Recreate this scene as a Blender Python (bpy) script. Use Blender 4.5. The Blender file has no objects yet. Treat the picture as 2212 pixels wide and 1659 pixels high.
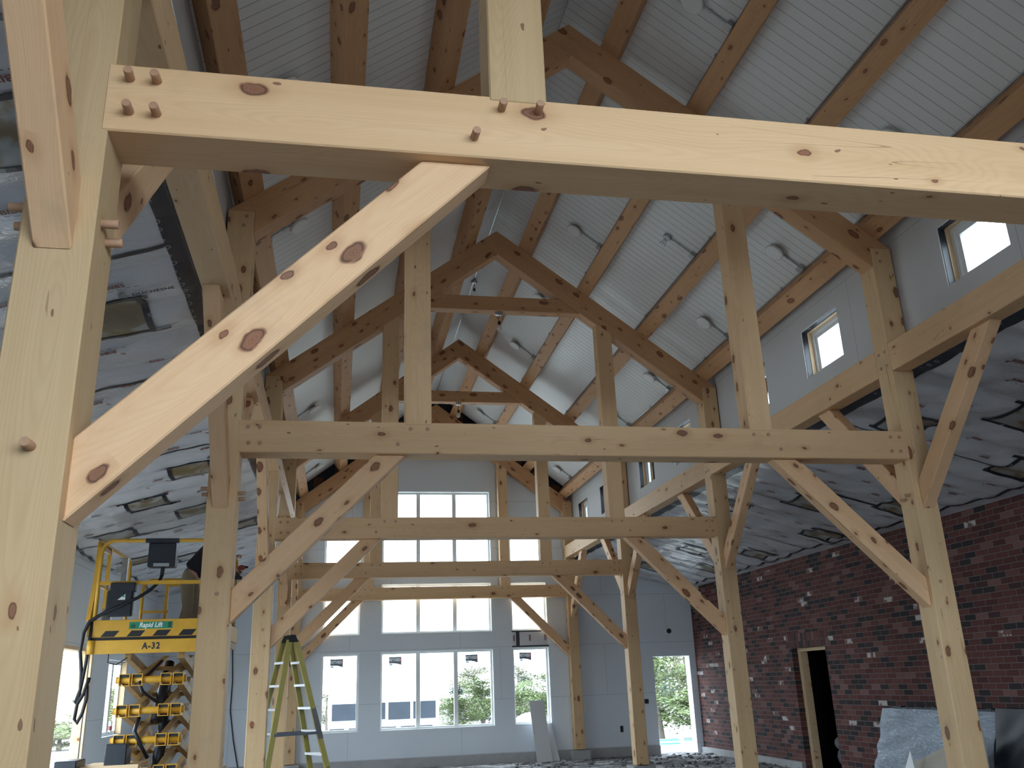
import bpy, bmesh, math, random
from mathutils import Vector, Matrix
from math import sin, cos, pi, radians, sqrt

SC = bpy.context.scene
COL = SC.collection
random.seed(7)

# ------------------------------------------------------------------ camera
W_PX, H_PX, F_PX = 2212, 1659, 1915.45
PITCH, YAW, ROLL = 0.32443, 0.19655, -0.03727
cam_data = bpy.data.cameras.new('camera')
cam = bpy.data.objects.new('camera', cam_data)
COL.objects.link(cam)
cam_data.sensor_fit = 'HORIZONTAL'
cam_data.sensor_width = 36.0
cam_data.lens = 36.0 * F_PX / W_PX
cam_data.clip_start = 0.05
cam_data.clip_end = 400
_f = Vector((sin(YAW) * cos(PITCH), cos(YAW) * cos(PITCH), sin(PITCH)))
_r0 = Vector((cos(YAW), -sin(YAW), 0))
_u0 = _r0.cross(_f)
_r = _r0 * cos(ROLL) + _u0 * sin(ROLL)
_u = -_r0 * sin(ROLL) + _u0 * cos(ROLL)
CM = Matrix((_r, _u, -_f)).transposed().to_4x4()
CM.translation = Vector((-2.17851, 0, 1.44802))
cam.matrix_world = CM
SC.camera = cam

# ------------------------------------------------------------------ world, exposure
SC.view_settings.view_transform = 'Standard'
SC.view_settings.look = 'None'
SC.view_settings.gamma = 1.0
SC.view_settings.use_curve_mapping = False
SC.view_settings.exposure = 0.13
SC.cycles.diffuse_bounces = 6
SC.cycles.max_bounces = 10
SC.cycles.transparent_max_bounces = 12
world = bpy.data.worlds.new('overcast_sky')
SC.world = world
world.use_nodes = True
_n = world.node_tree
_n.nodes['Background'].inputs[0].default_value = (0.75, 0.885, 1.0, 1)
_n.nodes['Background'].inputs[1].default_value = 8.5

def portal(center, direction, sx, sy):
    """sampling aid for the daylight that enters through an opening in the shell"""
    d = bpy.data.lights.new('daylight_portal', 'AREA')
    d.shape = 'RECTANGLE'; d.size = sx; d.size_y = sy
    d.cycles.is_portal = True
    o = bpy.data.objects.new('daylight_portal', d)
    COL.objects.link(o)
    o.location = center
    o.rotation_euler = Vector(direction).to_track_quat('-Z', 'Y').to_euler()
NEAR_OPEN = (-2.7, 3.7, 1.7, 5.1)
portal((.5, -2.45, 3.4), (0, 1, 0), 6.4, 3.4)
for cx, cz, sx, sz in ((0, 1.36, 2.5, 1.6), (2.13, 1.36, .85, 1.6), (-2.12, 1.36, .85, 1.6), (0, 3.1, 2.5, 1.05), (2.13, 3.1, .85, 1.05),
                       (-2.12, 3.1, .85, 1.05), (0, 4.85, 2.5, 1.8), (2.13, 4.42, .85, 0.95), (-2.12, 4.42, .85, .95), (5.47, .85, .9, 2.1)):
    portal((cx, 20.93, cz), (0, -1, 0), sx, sz)
portal((-6.2, 14.3, 1.0), (1, 0, 0), 2.5, 2.7)
portal((-6.2, 17.4, 1.45), (1, 0, 0), 1.3, 1.5)
portal((-6.2, 10.5, 1.1), (1, 0, 0), 2.7, 3.6)  # portal of the unseen left wall opening added for light
CLER_Y = [3.93, 5.74, 8.36, 10.17, 12.82, 14.63, 17.25, 19.06]
for s in (-1, 1):
    for y in CLER_Y:
        portal((s * 3.56, y + .405, 5.05), (-s, 0, 0), .8, .6)

# ------------------------------------------------------------------ helpers
MW = {}
def reg(o, M):
    MW[o.name] = M.copy()

def tag(o, label=None, cat=None, group=None, kind=None):
    if label: o['label'] = label
    if cat: o['category'] = cat
    if group: o['group'] = group
    if kind: o['kind'] = kind
    return o

def thing(name, label, cat, loc, group=None):
    o = bpy.data.objects.new(name, None)
    o.empty_display_size = .1
    COL.objects.link(o)
    o.location = loc
    reg(o, Matrix.Translation(Vector(loc)))
    return tag(o, label, cat, group, 'thing')

class MB:
    def __init__(self): self.v = []; self.f = []; self.mi = []
    def add(self, vs, fs, mi=0):
        b = len(self.v)
        self.v += [Vector(p) for p in vs]
        self.f += [tuple(b + i for i in f) for f in fs]
        self.mi += [mi] * len(fs)
        return self
    def hexa(self, p, mi=0):
        return self.add(p, [(0, 3, 2, 1), (4, 5, 6, 7), (0, 1, 5, 4), (1, 2, 6, 5), (2, 3, 7, 6), (3, 0, 4, 7)], mi)
    def box(self, x0, x1, y0, y1, z0, z1, mi=0):
        return self.hexa([(x0, y0, z0), (x1, y0, z0), (x1, y1, z0), (x0, y1, z0), (x0, y0, z1), (x1, y0, z1), (x1, y1, z1), (x0, y1, z1)], mi)
    def quad(self, a, b, c, d, mi=0): return self.add([a, b, c, d], [(0, 1, 2, 3)], mi)
    def bar(self, a, b, w, h, up=(0, 0, 1), mi=0):
        a, b = Vector(a), Vector(b); d = (b - a).normalized(); u = Vector(up)
        s = d.cross(u)
        if s.length < 1e-4: s = d.cross(Vector((1, 0, 0)))
        s.normalize(); u = s.cross(d)
        s *= w / 2; u *= h / 2
        return self.hexa([a - s - u, a + s - u, b + s - u, b - s - u, a - s + u, a + s + u, b + s + u, b - s + u], mi)
    def tube(self, pts, r, n=8, mi=0, cap=True):
        pts = [Vector(p) for p in pts]; rings = []
        R = r if isinstance(r, (list, tuple)) else [r] * len(pts)
        ref = None
        for i, p in enumerate(pts):
            d = (pts[min(i + 1, len(pts) - 1)] - pts[max(i - 1, 0)]).normalized()
            if ref is None:
                ref = d.orthogonal().normalized()
            ref = (ref - d * ref.dot(d)).normalized()
            s = d.cross(ref)
            rings.append([p + (ref * cos(2 * pi * k / n) + s * sin(2 * pi * k / n)) * R[i] for k in range(n)])
        vs = [q for rr in rings for q in rr]; fs = []
        for i in range(len(pts) - 1):
            for k in range(n):
                k2 = (k + 1) % n
                fs.append((i * n + k, i * n + k2, (i + 1) * n + k2, (i + 1) * n + k))
        if cap:
            fs.append(tuple(reversed(range(n)))); fs.append(tuple((len(pts) - 1) * n + k for k in range(n)))
        return self.add(vs, fs, mi)
    def ball(self, c, r, sx=1, sy=1, sz=1, nu=12, nv=8, mi=0):
        c = Vector(c); vs = [c + Vector((0, 0, r * sz))]
        for j in range(1, nv):
            t = pi * j / nv
            for i in range(nu):
                a = 2 * pi * i / nu
                vs.append(c + Vector((r * sx * sin(t) * cos(a), r * sy * sin(t) * sin(a), r * sz * cos(t))))
        vs.append(c - Vector((0, 0, r * sz)))
        fs = [(0, 1 + i, 1 + (i + 1) % nu) for i in range(nu)]
        for j in range(nv - 2):
            for i in range(nu):
                a = 1 + j * nu + i; b = 1 + j * nu + (i + 1) % nu
                fs.append((a, a + nu, b + nu, b))
        L = len(vs) - 1
        fs += [(L, 1 + (nv - 2) * nu + (i + 1) % nu, 1 + (nv - 2) * nu + i) for i in range(nu)]
        return self.add(vs, fs, mi)
    def build(self, name, mat, parent=None, smooth=False, bevel=0, M=None):
        """geometry given in world coordinates (or in M's frame when M is given)"""
        me = bpy.data.meshes.new(name)
        vs = self.v
        Mo = M
        if parent is not None and M is None:
            inv = MW[parent.name].inverted()
            vs = [inv @ p for p in vs]
        me.from_pydata(vs, [], self.f)
        bm = bmesh.new(); bm.from_mesh(me)
        bmesh.ops.recalc_face_normals(bm, faces=bm.faces)
        if bevel:
            bmesh.ops.bevel(bm, geom=bm.edges[:], offset=bevel, segments=1, profile=.5, affect='EDGES')
        bm.to_mesh(me); bm.free()
        if not bevel:
            for p, m in zip(me.polygons, self.mi): p.material_index = m
        for m in (mat if isinstance(mat, (list, tuple)) else [mat]): me.materials.append(m)
        if smooth:
            for p in me.polygons: p.use_smooth = True
        o = bpy.data.objects.new(name, me)
        COL.objects.link(o)
        Wm = Mo if Mo is not None else (MW[parent.name] if parent else Matrix.Identity(4))
        if parent is not None:
            o.parent = parent
            if Mo is not None: o.matrix_local = MW[parent.name].inverted() @ Mo
        elif Mo is not None:
            o.matrix_world = Mo
        reg(o, Wm)
        return o

def struct(mb, name, mat, **k):
    o = mb.build(name, mat, **k)
    if not o.parent: o['kind'] = 'structure'
    return o

def frame_matrix(origin, xdir, zdir):
    x = Vector(xdir).normalized(); z = Vector(zdir); z = (z - x * z.dot(x)).normalized(); y = z.cross(x)
    M = Matrix((x, y, z)).transposed().to_4x4(); M.translation = Vector(origin)
    return M

def text_mesh(s, size, align='CENTER', shear=0.0, extrude=0.0, space=1.0, bold=0.0):
    c = bpy.data.curves.new('lettering', 'FONT'); c.body = s; c.size = size; c.align_x = align; c.align_y = 'CENTER'
    c.shear = shear; c.extrude = extrude; c.space_character = space; c.resolution_u = 2; c.offset = bold
    o = bpy.data.objects.new('lettering', c); COL.objects.link(o)
    me = bpy.data.meshes.new_from_object(o.evaluated_get(bpy.context.evaluated_depsgraph_get()))
    vs = [v.co.copy() for v in me.vertices]; fs = [tuple(p.vertices) for p in me.polygons]
    bpy.data.objects.remove(o); bpy.data.curves.remove(c); bpy.data.meshes.remove(me)
    return vs, fs
def put_text(mb, tm, origin, xdir, ydir, mi=0, sx=1, sy=1):
    x = Vector(xdir).normalized(); y = Vector(ydir).normalized(); o = Vector(origin)
    return mb.add([o + x * v.x * sx + y * v.y * sy for v in tm[0]], tm[1], mi)

# ------------------------------------------------------------------ materials
class NT:
    def __init__(self, name):
        self.m = bpy.data.materials.new(name); self.m.use_nodes = True
        self.t = self.m.node_tree; self.b = self.t.nodes['Principled BSDF']
    def n(self, typ, **k):
        o = self.t.nodes.new(typ)
        for a, v in k.items(): setattr(o, a, v)
        return o
    def l(self, a, b): self.t.links.new(a, b)
    def math(self, op, a, b=None, c=None, clamp=False):
        o = self.n('ShaderNodeMath', operation=op); o.use_clamp = clamp
        for i, v in enumerate((a, b, c)):
            if v is None: continue
            if isinstance(v, (int, float)): o.inputs[i].default_value = v
            else: self.l(v, o.inputs[i])
        return o.outputs[0]
    def vmath(self, op, a, b=None):
        o = self.n('ShaderNodeVectorMath', operation=op)
        for i, v in enumerate((a, b)):
            if v is None: continue
            if isinstance(v, (tuple, list)): o.inputs[i].default_value = v
            else: self.l(v, o.inputs[i])
        return o.outputs[0]
    def ramp(self, fac, stops, interp='LINEAR'):
        o = self.n('ShaderNodeValToRGB'); o.color_ramp.interpolation = interp
        e = o.color_ramp.elements
        while len(e) < len(stops): e.new(.5)
        for i, (p, c) in enumerate(stops):
            e[i].position = p; e[i].color = (*c, 1) if len(c) == 3 else c
        self.l(fac, o.inputs[0]); return o.outputs[0]
    def mix(self, fac, a, b, blend='MIX'):
        o = self.n('ShaderNodeMix', data_type='RGBA', blend_type=blend)
        for i, v in ((0, fac), (6, a), (7, b)):
            if isinstance(v, (int, float)): o.inputs[i].default_value = v
            elif isinstance(v, (tuple, list)): o.inputs[i].default_value = (*v, 1) if len(v) == 3 else v
            else: self.l(v, o.inputs[i])
        return o.outputs[2]
    def noise(self, vec, scale, detail=2, rough=.5, dist=0):
        o = self.n('ShaderNodeTexNoise'); o.inputs['Scale'].default_value = scale; o.inputs['Detail'].default_value = detail
        o.inputs['Roughness'].default_value = rough; o.inputs['Distortion'].default_value = dist
        if vec is not None: self.l(vec, o.inputs['Vector'])
        return o.outputs
    def obj(self): return self.n('ShaderNodeTexCoord').outputs['Object']
    def sep(self, v):
        o = self.n('ShaderNodeSeparateXYZ'); self.l(v, o.inputs[0]); return o.outputs
    def comb(self, x, y, z):
        o = self.n('ShaderNodeCombineXYZ')
        for i, v in enumerate((x, y, z)):
            if isinstance(v, (int, float)): o.inputs[i].default_value = v
            else: self.l(v, o.inputs[i])
        return o.outputs[0]
    def bump(self, h, strength=.3, dist=.01):
        o = self.n('ShaderNodeBump'); o.inputs['Strength'].default_value = strength; o.inputs['Distance'].default_value = dist
        self.l(h, o.inputs['Height']); self.l(o.outputs[0], self.b.inputs['Normal'])
    def color(self, c):
        if isinstance(c, (tuple, list)): self.b.inputs['Base Color'].default_value = (*c, 1)
        else: self.l(c, self.b.inputs['Base Color'])
    def set(self, rough=.5, metal=0, spec=.5):
        self.b.inputs['Roughness'].default_value = rough; self.b.inputs['Metallic'].default_value = metal
        self.b.inputs['Specular IOR Level'].default_value = spec
        return self

def plain(name, c, rough=.5, metal=0, spec=.4, var=.12, scale=8, bump=0):
    m = NT(name); m.set(rough, metal, spec)
    nz = m.noise(m.obj(), scale, 3)
    lo = tuple(x * (1 - var) for x in c); hi = tuple(min(1, x * (1 + var)) for x in c)
    m.color(m.mix(nz[0], lo, hi))
    if bump: m.bump(nz[0], bump, .01)
    return m.m

def wood(name, pale, deep, knot_r=.10, gate=.5, streak=.5, spread=.35, hue=.5, dens=1.0):
    """boxed-heart pine: rings around a pith line, knots where branches cross"""
    m = NT(name); m.set(.6, 0, .25)
    oi = m.n('ShaderNodeObjectInfo')
    rnd = oi.outputs['Random']
    co = m.obj()
    off = m.comb(m.math('MULTIPLY', rnd, 83.0), m.math('MULTIPLY', rnd, 41.0), m.math('MULTIPLY', rnd, 67.0))
    p = m.vmath('ADD', co, off)
    low = m.noise(m.vmath('MULTIPLY', p, (.55, 2.2, 2.2)), 1.0, 2)
    s = m.sep(co)
    wob = m.math('MULTIPLY', m.math('SUBTRACT', low[0], .5), .34)
    y = m.math('ADD', m.math('SUBTRACT', s[1], .11), wob)
    z = m.math('ADD', m.math('SUBTRACT', s[2], .13), m.math('MULTIPLY', wob, .7))
    rr = m.math('SQRT', m.math('ADD', m.math('MULTIPLY', y, y), m.math('MULTIPLY', z, z)))
    fine = m.noise(m.vmath('MULTIPLY', p, (1.2, 42, 42)), 1.0, 3, .6)
    ring = m.math('SINE', m.math('MULTIPLY_ADD', rr, 760.0, m.math('MULTIPLY', fine[0], 6.0)))
    ring = m.math('MULTIPLY_ADD', ring, .5, .5)
    ring = m.math('POWER', ring, 2.2)
    broad = m.noise(m.vmath('MULTIPLY', p, (.5, 7, 7)), 1.0, 3, .55)
    g = m.math('ADD', m.math('MULTIPLY', ring, .15), m.math('MULTIPLY', broad[0], streak * 1.35))
    g = m.math('ADD', g, m.math('MULTIPLY', m.math('SUBTRACT', fine[0], .5), .45), clamp=True)
    c = m.mix(g, pale, deep)
    # timber-to-timber variation
    tint = m.ramp(rnd, [(0, (1.0, .98, .94)), (.5, (.93, .90, .86)), (1, (1.0, .93, .86))])
    c = m.mix(hue, c, m.mix(1.0, c, tint, 'MULTIPLY'))
    # knots
    vo = m.n('ShaderNodeTexVoronoi'); vo.voronoi_dimensions = '2D'; vo.inputs['Scale'].default_value = 1.0
    sp = m.sep(m.vmath('ADD', p, m.vmath('MULTIPLY', m.noise(p, 16, 2)[1], (.03, .02, .02))))
    m.l(m.comb(m.math('MULTIPLY', sp[0], 2.3 * dens), m.math('MULTIPLY', m.math('ADD', sp[1], sp[2]), 4.4 * dens), 0), vo.inputs['Vector'])
    cr = m.sep(vo.outputs['Color'])
    on = m.math('GREATER_THAN', cr[0], gate)
    size = m.math('MULTIPLY_ADD', m.math('POWER', cr[1], 2.2), 1.0, .30)
    d = m.math('DIVIDE', vo.outputs['Distance'], m.math('MULTIPLY', size, knot_r / .1))
    halo = m.ramp(d, [(0, (1, 1, 1)), (.11, (1, 1, 1)), (.15, (.55,) * 3), (.15 + spread, (0,) * 3)])
    halo = m.math('MULTIPLY', halo, m.math('MULTIPLY', m.math('SUBTRACT', .34, vo.outputs['Distance']), 5.0, clamp=True))
    kring = m.math('MULTIPLY_ADD', m.math('SINE', m.math('MULTIPLY', d, 190.0)), .5, .5)
    core = m.mix(m.math('MULTIPLY', kring, .45), m.mix(cr[2], (.33, .125, .06), (.24, .12, .07)), (.13, .055, .035))
    kmask = m.ramp(d, [(0, (1, 1, 1)), (.09, (.92, .92, .92)), (.125, (.75, .75, .75)), (.15, (0, 0, 0))])
    rim = m.math('MULTIPLY', m.ramp(d, [(.085, (0, 0, 0)), (.11, (1, 1, 1)), (.135, (0, 0, 0))]), m.math('GREATER_THAN', fine[0], .42))
    c = m.mix(m.math('MULTIPLY', m.math('MULTIPLY', halo, on), .62), c, (.40, .185, .07))
    c = m.mix(m.math('MULTIPLY', kmask, on), c, core)
    c = m.mix(m.math('MULTIPLY', m.math('MULTIPLY', rim, on), .8), c, (.07, .03, .02))
    # pin knots and resin flecks
    v2 = m.n('ShaderNodeTexVoronoi'); v2.voronoi_dimensions = '2D'; v2.inputs['Scale'].default_value = 1.0
    m.l(m.comb(m.math('MULTIPLY', sp[0], 4.1), m.math('MULTIPLY', m.math('ADD', sp[1], sp[2]), 11.0), 0), v2.inputs['Vector'])
    c2 = m.sep(v2.outputs['Color'])
    pin = m.math('MULTIPLY', m.math('LESS_THAN', v2.outputs['Distance'], m.math('MULTIPLY_ADD', c2[1], .06, .02)), m.math('GREATER_THAN', c2[0], .86))
    c = m.mix(m.math('MULTIPLY', pin, .8), c, (.15, .07, .04))
    # drying checks along the grain
    ck = m.noise(m.vmath('MULTIPLY', p, (.22, 9, 9)), 1.0, 1)
    km = m.noise(m.vmath('MULTIPLY', p, (.5, 3, 3)), 1.0, 1)
    chk = m.math('MULTIPLY', m.math('LESS_THAN', m.math('ABSOLUTE', m.math('SUBTRACT', ck[0], .5)), .0016), m.math('GREATER_THAN', km[0], .56))
    c = m.mix(m.math('MULTIPLY', chk, .5), c, (.20, .11, .055))
    # handling dirt
    dirt = m.noise(p, 2.3, 4, .65)
    c = m.mix(m.ramp(dirt[0], [(.60, (0, 0, 0)), (.80, (.28, .28, .28))]), c, (.22, .19, .16))
    m.color(c)
    m.bump(m.math('ADD', m.math('MULTIPLY', ring, .3), fine[0]), .12, .002)
    return m.m

PALE, DEEP = (.74, .55, .33), (.56, .36, .175)
M_TIE = wood('clear_pine', (.78, .55, .335), (.59, .37, .19), knot_r=.075, gate=.5, streak=.62)
M_POST = wood('rough_pine', (.74, .54, .33), (.565, .37, .19), knot_r=.11, gate=.38, streak=.68, dens=1.3)
M_POSTN = wood('clear_rough_pine', (.61, .45, .27), (.465, .31, .16), knot_r=.045, gate=.72, streak=.72)
M_BRACE = wood('knotty_pine', (.80, .54, .34), (.63, .375, .19), knot_r=.15, gate=.28, streak=.58, spread=.6, dens=1.5)
M_ROOF = wood('roof_pine', (.66, .40, .22), (.46, .25, .115), knot_r=.125, gate=.3, streak=.66, dens=1.35)
M_PEG = plain('oak_peg', (.42, .245, .15), .6, var=.2, scale=40)
M_LUMBER = wood('spruce_lumber', (.72, .55, .36), (.58, .41, .24), knot_r=.07, gate=.5)

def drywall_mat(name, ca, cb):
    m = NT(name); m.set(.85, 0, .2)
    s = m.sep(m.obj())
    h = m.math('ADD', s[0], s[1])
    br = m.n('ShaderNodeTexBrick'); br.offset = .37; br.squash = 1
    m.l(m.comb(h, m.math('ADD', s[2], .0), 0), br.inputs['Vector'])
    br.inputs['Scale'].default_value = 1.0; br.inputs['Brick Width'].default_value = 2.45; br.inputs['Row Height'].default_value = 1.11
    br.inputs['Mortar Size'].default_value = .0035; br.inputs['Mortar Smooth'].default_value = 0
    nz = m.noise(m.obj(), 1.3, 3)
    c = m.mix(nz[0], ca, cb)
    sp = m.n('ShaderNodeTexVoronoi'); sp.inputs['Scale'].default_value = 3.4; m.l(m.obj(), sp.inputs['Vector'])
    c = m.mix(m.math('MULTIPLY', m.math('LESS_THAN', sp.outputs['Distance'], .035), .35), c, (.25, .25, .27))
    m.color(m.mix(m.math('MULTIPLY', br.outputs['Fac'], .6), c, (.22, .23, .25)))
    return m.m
M_DRY = drywall_mat('haze_tinted_drywall', (.655, .71, .77), (.71, .765, .82))  # blue tint in the board colour also holds the window haze
M_DRYC = drywall_mat('grey_drywall', (.56, .565, .57), (.62, .625, .63))

def deck_mat():
    m = NT('white_grooved_deck'); m.set(.38, 0, .4)
    s = m.sep(m.obj())
    f = m.math('FRACT', m.math('DIVIDE', m.math('ADD', s[1], 50.0), .113))
    d = m.math('ABSOLUTE', m.math('SUBTRACT', f, .5))
    h = m.math('MULTIPLY', m.math('SUBTRACT', .5, d), 17.0, clamp=True)
    nz = m.noise(m.obj(), 1.1, 3)
    c = m.mix(nz[0], (.70, .715, .715), (.76, .775, .775))
    m.color(m.mix(h, (.43, .44, .45), c))
    m.bump(h, .55, .006)
    return m.m
M_DECK = deck_mat()

def plastic_mat():
    m = NT('clear_vapour_barrier'); m.set(.17, 0, .75)
    nz = m.noise(m.vmath('MULTIPLY', m.obj(), (1.2, 3.4, 1.2)), 1.5, 3, .55, .6)
    nz2 = m.noise(m.vmath('MULTIPLY', m.obj(), (5, 9, 5)), 2.2, 3, .6, 2.2)
    m.color(m.mix(nz[0], (.52, .535, .57), (.66, .675, .71)))
    m.bump(m.math('ADD', m.math('MULTIPLY', nz[0], .5), m.math('MULTIPLY', nz2[0], .30)), .6, .028)
    return m.m
M_PLAST = plastic_mat()
def tape_mat():
    m = NT('black_sheathing_tape'); m.set(.35, 0, .5)
    vo = m.n('ShaderNodeTexVoronoi'); vo.inputs['Scale'].default_value = 9; vo.inputs['Randomness'].default_value = .3; m.l(m.obj(), vo.inputs['Vector'])
    d = vo.outputs['Distance']
    k = m.math('MULTIPLY', m.math('GREATER_THAN', d, .15), m.math('LESS_THAN', d, .24))
    m.color(m.mix(k, (.016, .019, .03), (.20, .21, .24)))
    return m.m
M_TAPE = tape_mat()
def insul_mat():
    m = NT('insulation_behind_film'); m.set(.3, 0, .5)
    nz = m.noise(m.obj(), 3.2, 3, .5, .6)
    m.color(m.ramp(nz[0], [(0, (.15, .115, .06)), (.47, (.22, .17, .10)), (.56, (.33, .34, .33)), (1, (.50, .52, .54))]))
    m.bump(nz[0], .5, .03)
    return m.m
M_INSUL = insul_mat()

def brick_mat(name, soldier=False):
    m = NT(name); m.set(.85, 0, .2)
    s = m.sep(m.obj())
    br = m.n('ShaderNodeTexBrick'); br.offset = .5; br.squash = 1
    v = m.comb(m.math('ADD', s[1], s[0]), m.math('ADD', s[2], .2), 0) if not soldier else m.comb(m.math('ADD', s[2], 40.02), m.math('ADD', s[1], s[0]), 0)
    m.l(v, br.inputs['Vector'])
    br.inputs['Scale'].default_value = 1; br.inputs['Brick Width'].default_value = .235 if not soldier else .5; br.inputs['Row Height'].default_value = .079
    br.inputs['Mortar Size'].default_value = .0045; br.inputs['Mortar Smooth'].default_value = .1
    br.inputs['Color1'].default_value = (0, 0, 0, 1); br.inputs['Color2'].default_value = (1, 1, 1, 1); br.inputs['Mortar'].default_value = (0, 0, 0, 1)
    r = m.sep(br.outputs['Color'])[0]
    base = m.ramp(r, [(0, (.040, .032, .034)), (.21, (.05, .04, .042)), (.25, (.098, .038, .035)), (.5, (.128, .048, .043)), (.85, (.16, .063, .054)), (.93, (.22, .115, .10)), (1, (.23, .12, .105))])
    # chipped white paint on some bricks
    nz = m.noise(m.obj(), 9, 3, .6)
    cell = m.noise(m.vmath('MULTIPLY', m.obj(), (4, 4, 11)), 1.0, 1)
    white = m.math('MULTIPLY', m.math('GREATER_THAN', r, .955), m.math('GREATER_THAN', nz[0], .50))
    c = m.mix(m.math('MULTIPLY', white, .9), base, (.60, .56, .53))
    grime = m.noise(m.obj(), 30, 4, .7)
    c = m.mix(.35, c, m.mix(1.0, c, grime[0], 'MULTIPLY'))
    c = m.mix(br.outputs['Fac'], c, (.165, .14, .13))
    m.color(c)
    m.bump(m.math('SUBTRACT', m.math('MULTIPLY', grime[0], .3), br.outputs['Fac']), .6, .008)
    return m.m
M_BRICK = brick_mat('painted_salvage_brick')
M_SOLDIER = brick_mat('soldier_course_brick', True)

def gravel_mat():
    m = NT('gravel_floor'); m.set(.9, 0, .2)
    vo = m.n('ShaderNodeTexVoronoi'); vo.inputs['Scale'].default_value = 34; m.l(m.obj(), vo.inputs['Vector'])
    nz = m.noise(m.obj(), 2.4, 5, .65)
    g = m.sep(vo.outputs['Color'])[0]
    c = m.mix(g, (.10, .098, .10), (.30, .295, .30))
    c = m.mix(m.ramp(nz[0], [(0, (0, 0, 0)), (.5, (0, 0, 0)), (.62, (1, 1, 1)), (1, (1, 1, 1))]), c, (.62, .62, .63))
    m.color(c); m.bump(m.math('ADD', vo.outputs['Distance'], nz[0]), .9, .03)
    return m.m
M_GRAVEL = gravel_mat()
M_CONC = plain('poured_concrete', (.36, .36, .36), .85, var=.2, scale=5, bump=.2)
M_WHITE = plain('white_vinyl', (.78, .80, .80), .35, var=.03)
M_GALV = plain('galvanised_steel', (.42, .44, .45), .35, .8, var=.15, scale=20)
M_DARK = plain('dark_plastic', (.022, .026, .034), .4, var=.2)
M_BLACK = plain('black_rubber', (.012, .013, .016), .5, var=.2)
M_LAMP = plain('white_acrylic', (.74, .75, .74), .4, var=.03)
M_YEL = plain('lift_yellow_paint', (.60, .33, .035), .42, var=.18, scale=6)
M_YELD = plain('worn_lift_steel', (.34, .22, .09), .5, .1, var=.35, scale=5)
M_HYD = plain('hydraulic_black_steel', (.02, .022, .03), .4, .3, var=.2)
M_MEMB = plain('navy_membrane', (.035, .045, .075), .6, var=.3, scale=4)
M_BROWN = plain('brown_sheathing', (.16, .085, .055), .75, var=.3, scale=4)
M_OSB = wood('pale_plywood', (.80, .62, .42), (.70, .50, .30), knot_r=.04, gate=.9)
M_DARKROOM = plain('painted_dark_room_wall', (.03, .03, .032), .9)  # near-black colour stands in for the lack of light in the back room

def glass_mat():
    m = NT('window_glass'); t = m.t
    tr = m.n('ShaderNodeBsdfTransparent'); tr.inputs[0].default_value = (.96, .98, .98, 1)
    gl = m.n('ShaderNodeBsdfGlossy'); gl.inputs['Roughness'].default_value = .02
    fr = m.n('ShaderNodeFresnel'); fr.inputs['IOR'].default_value = 1.12
    mx = m.n('ShaderNodeMixShader')
    m.l(fr.outputs[0], mx.inputs[0]); m.l(tr.outputs[0], mx.inputs[1]); m.l(gl.outputs[0], mx.inputs[2])
    m.l(mx.outputs[0], t.nodes['Material Output'].inputs[0])
    return m.m
M_GLASS = glass_mat()

# ------------------------------------------------------------------ frame dimensions (metres)
YB = [2.799, 7.234, 11.690, 16.119, 20.393]
ORD = ['nearest', 'second', 'third', 'fourth', 'end-wall']
HW, PW, PD = 3.0, .228, .231
ZB, ZT = 3.288, 3.560
Q1, Q2 = 1.446, 1.668
ZP, SL, RD = 7.882, .7426, .388
PLB, PLT = 4.165, 4.445
ZR = 8.16
CB, CT = 6.588, 6.808
YEND = 20.623
YNEAR = -2.2
XA = 6.074
AS = .262
def zaisle(x): return PLB + .02 - AS * (abs(x) - 3.2)

def timber(name, label, cat, group, origin, xdir, zdir, pts, t, mat, bevel=.006):
    """profile pts (x, z) in the timber's own frame, extruded t along its y"""
    M = frame_matrix(origin, xdir, zdir)
    mb = MB(); n = len(pts)
    vs = [(x, 0, z) for x, z in pts] + [(x, t, z) for x, z in pts]
    fs = [tuple(range(n)), tuple(reversed(range(n, 2 * n)))] + [(i, i + n, (i + 1) % n + n, (i + 1) % n) for i in range(n)]
    mb.add(vs, fs)
    o = mb.build(name, mat, bevel=bevel, M=M)
    return tag(o, label, cat, group, 'thing')
def profile_timber(name, label, cat, group, poly, plane, along, a, t, mat, **k):
    """poly: world 2-D points in plane 'xz' (extruded in +y from a) or 'yz' (extruded in +x from a); along: 2-D grain direction"""
    d = Vector(along).normalized()
    c = Vector(min(poly, key=lambda q: Vector(q).dot(d)))
    up = Vector((-d.y, d.x))
    if plane == 'xz':
        X = Vector((d.x, 0, d.y)); Z = Vector((up.x, 0, up.y)); O = Vector((c.x, a, c.y))
        # y axis = Z x X must be +y
        if Z.cross(X).y < 0: Z = -Z; up = -up
    else:
        X = Vector((0, d.x, d.y)); Z = Vector((0, up.x, up.y)); O = Vector((a, c.x, c.y))
        if Z.cross(X).x < 0: Z = -Z; up = -up
    zmin = min((Vector(q) - c).dot(up) for q in poly)
    O = O + Z * zmin
    pts = [((Vector(q) - c).dot(d), (Vector(q) - c).dot(up) - zmin) for q in poly]
    return timber(name, label, cat, group, O, X, Z, pts, t, mat, **k)

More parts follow.
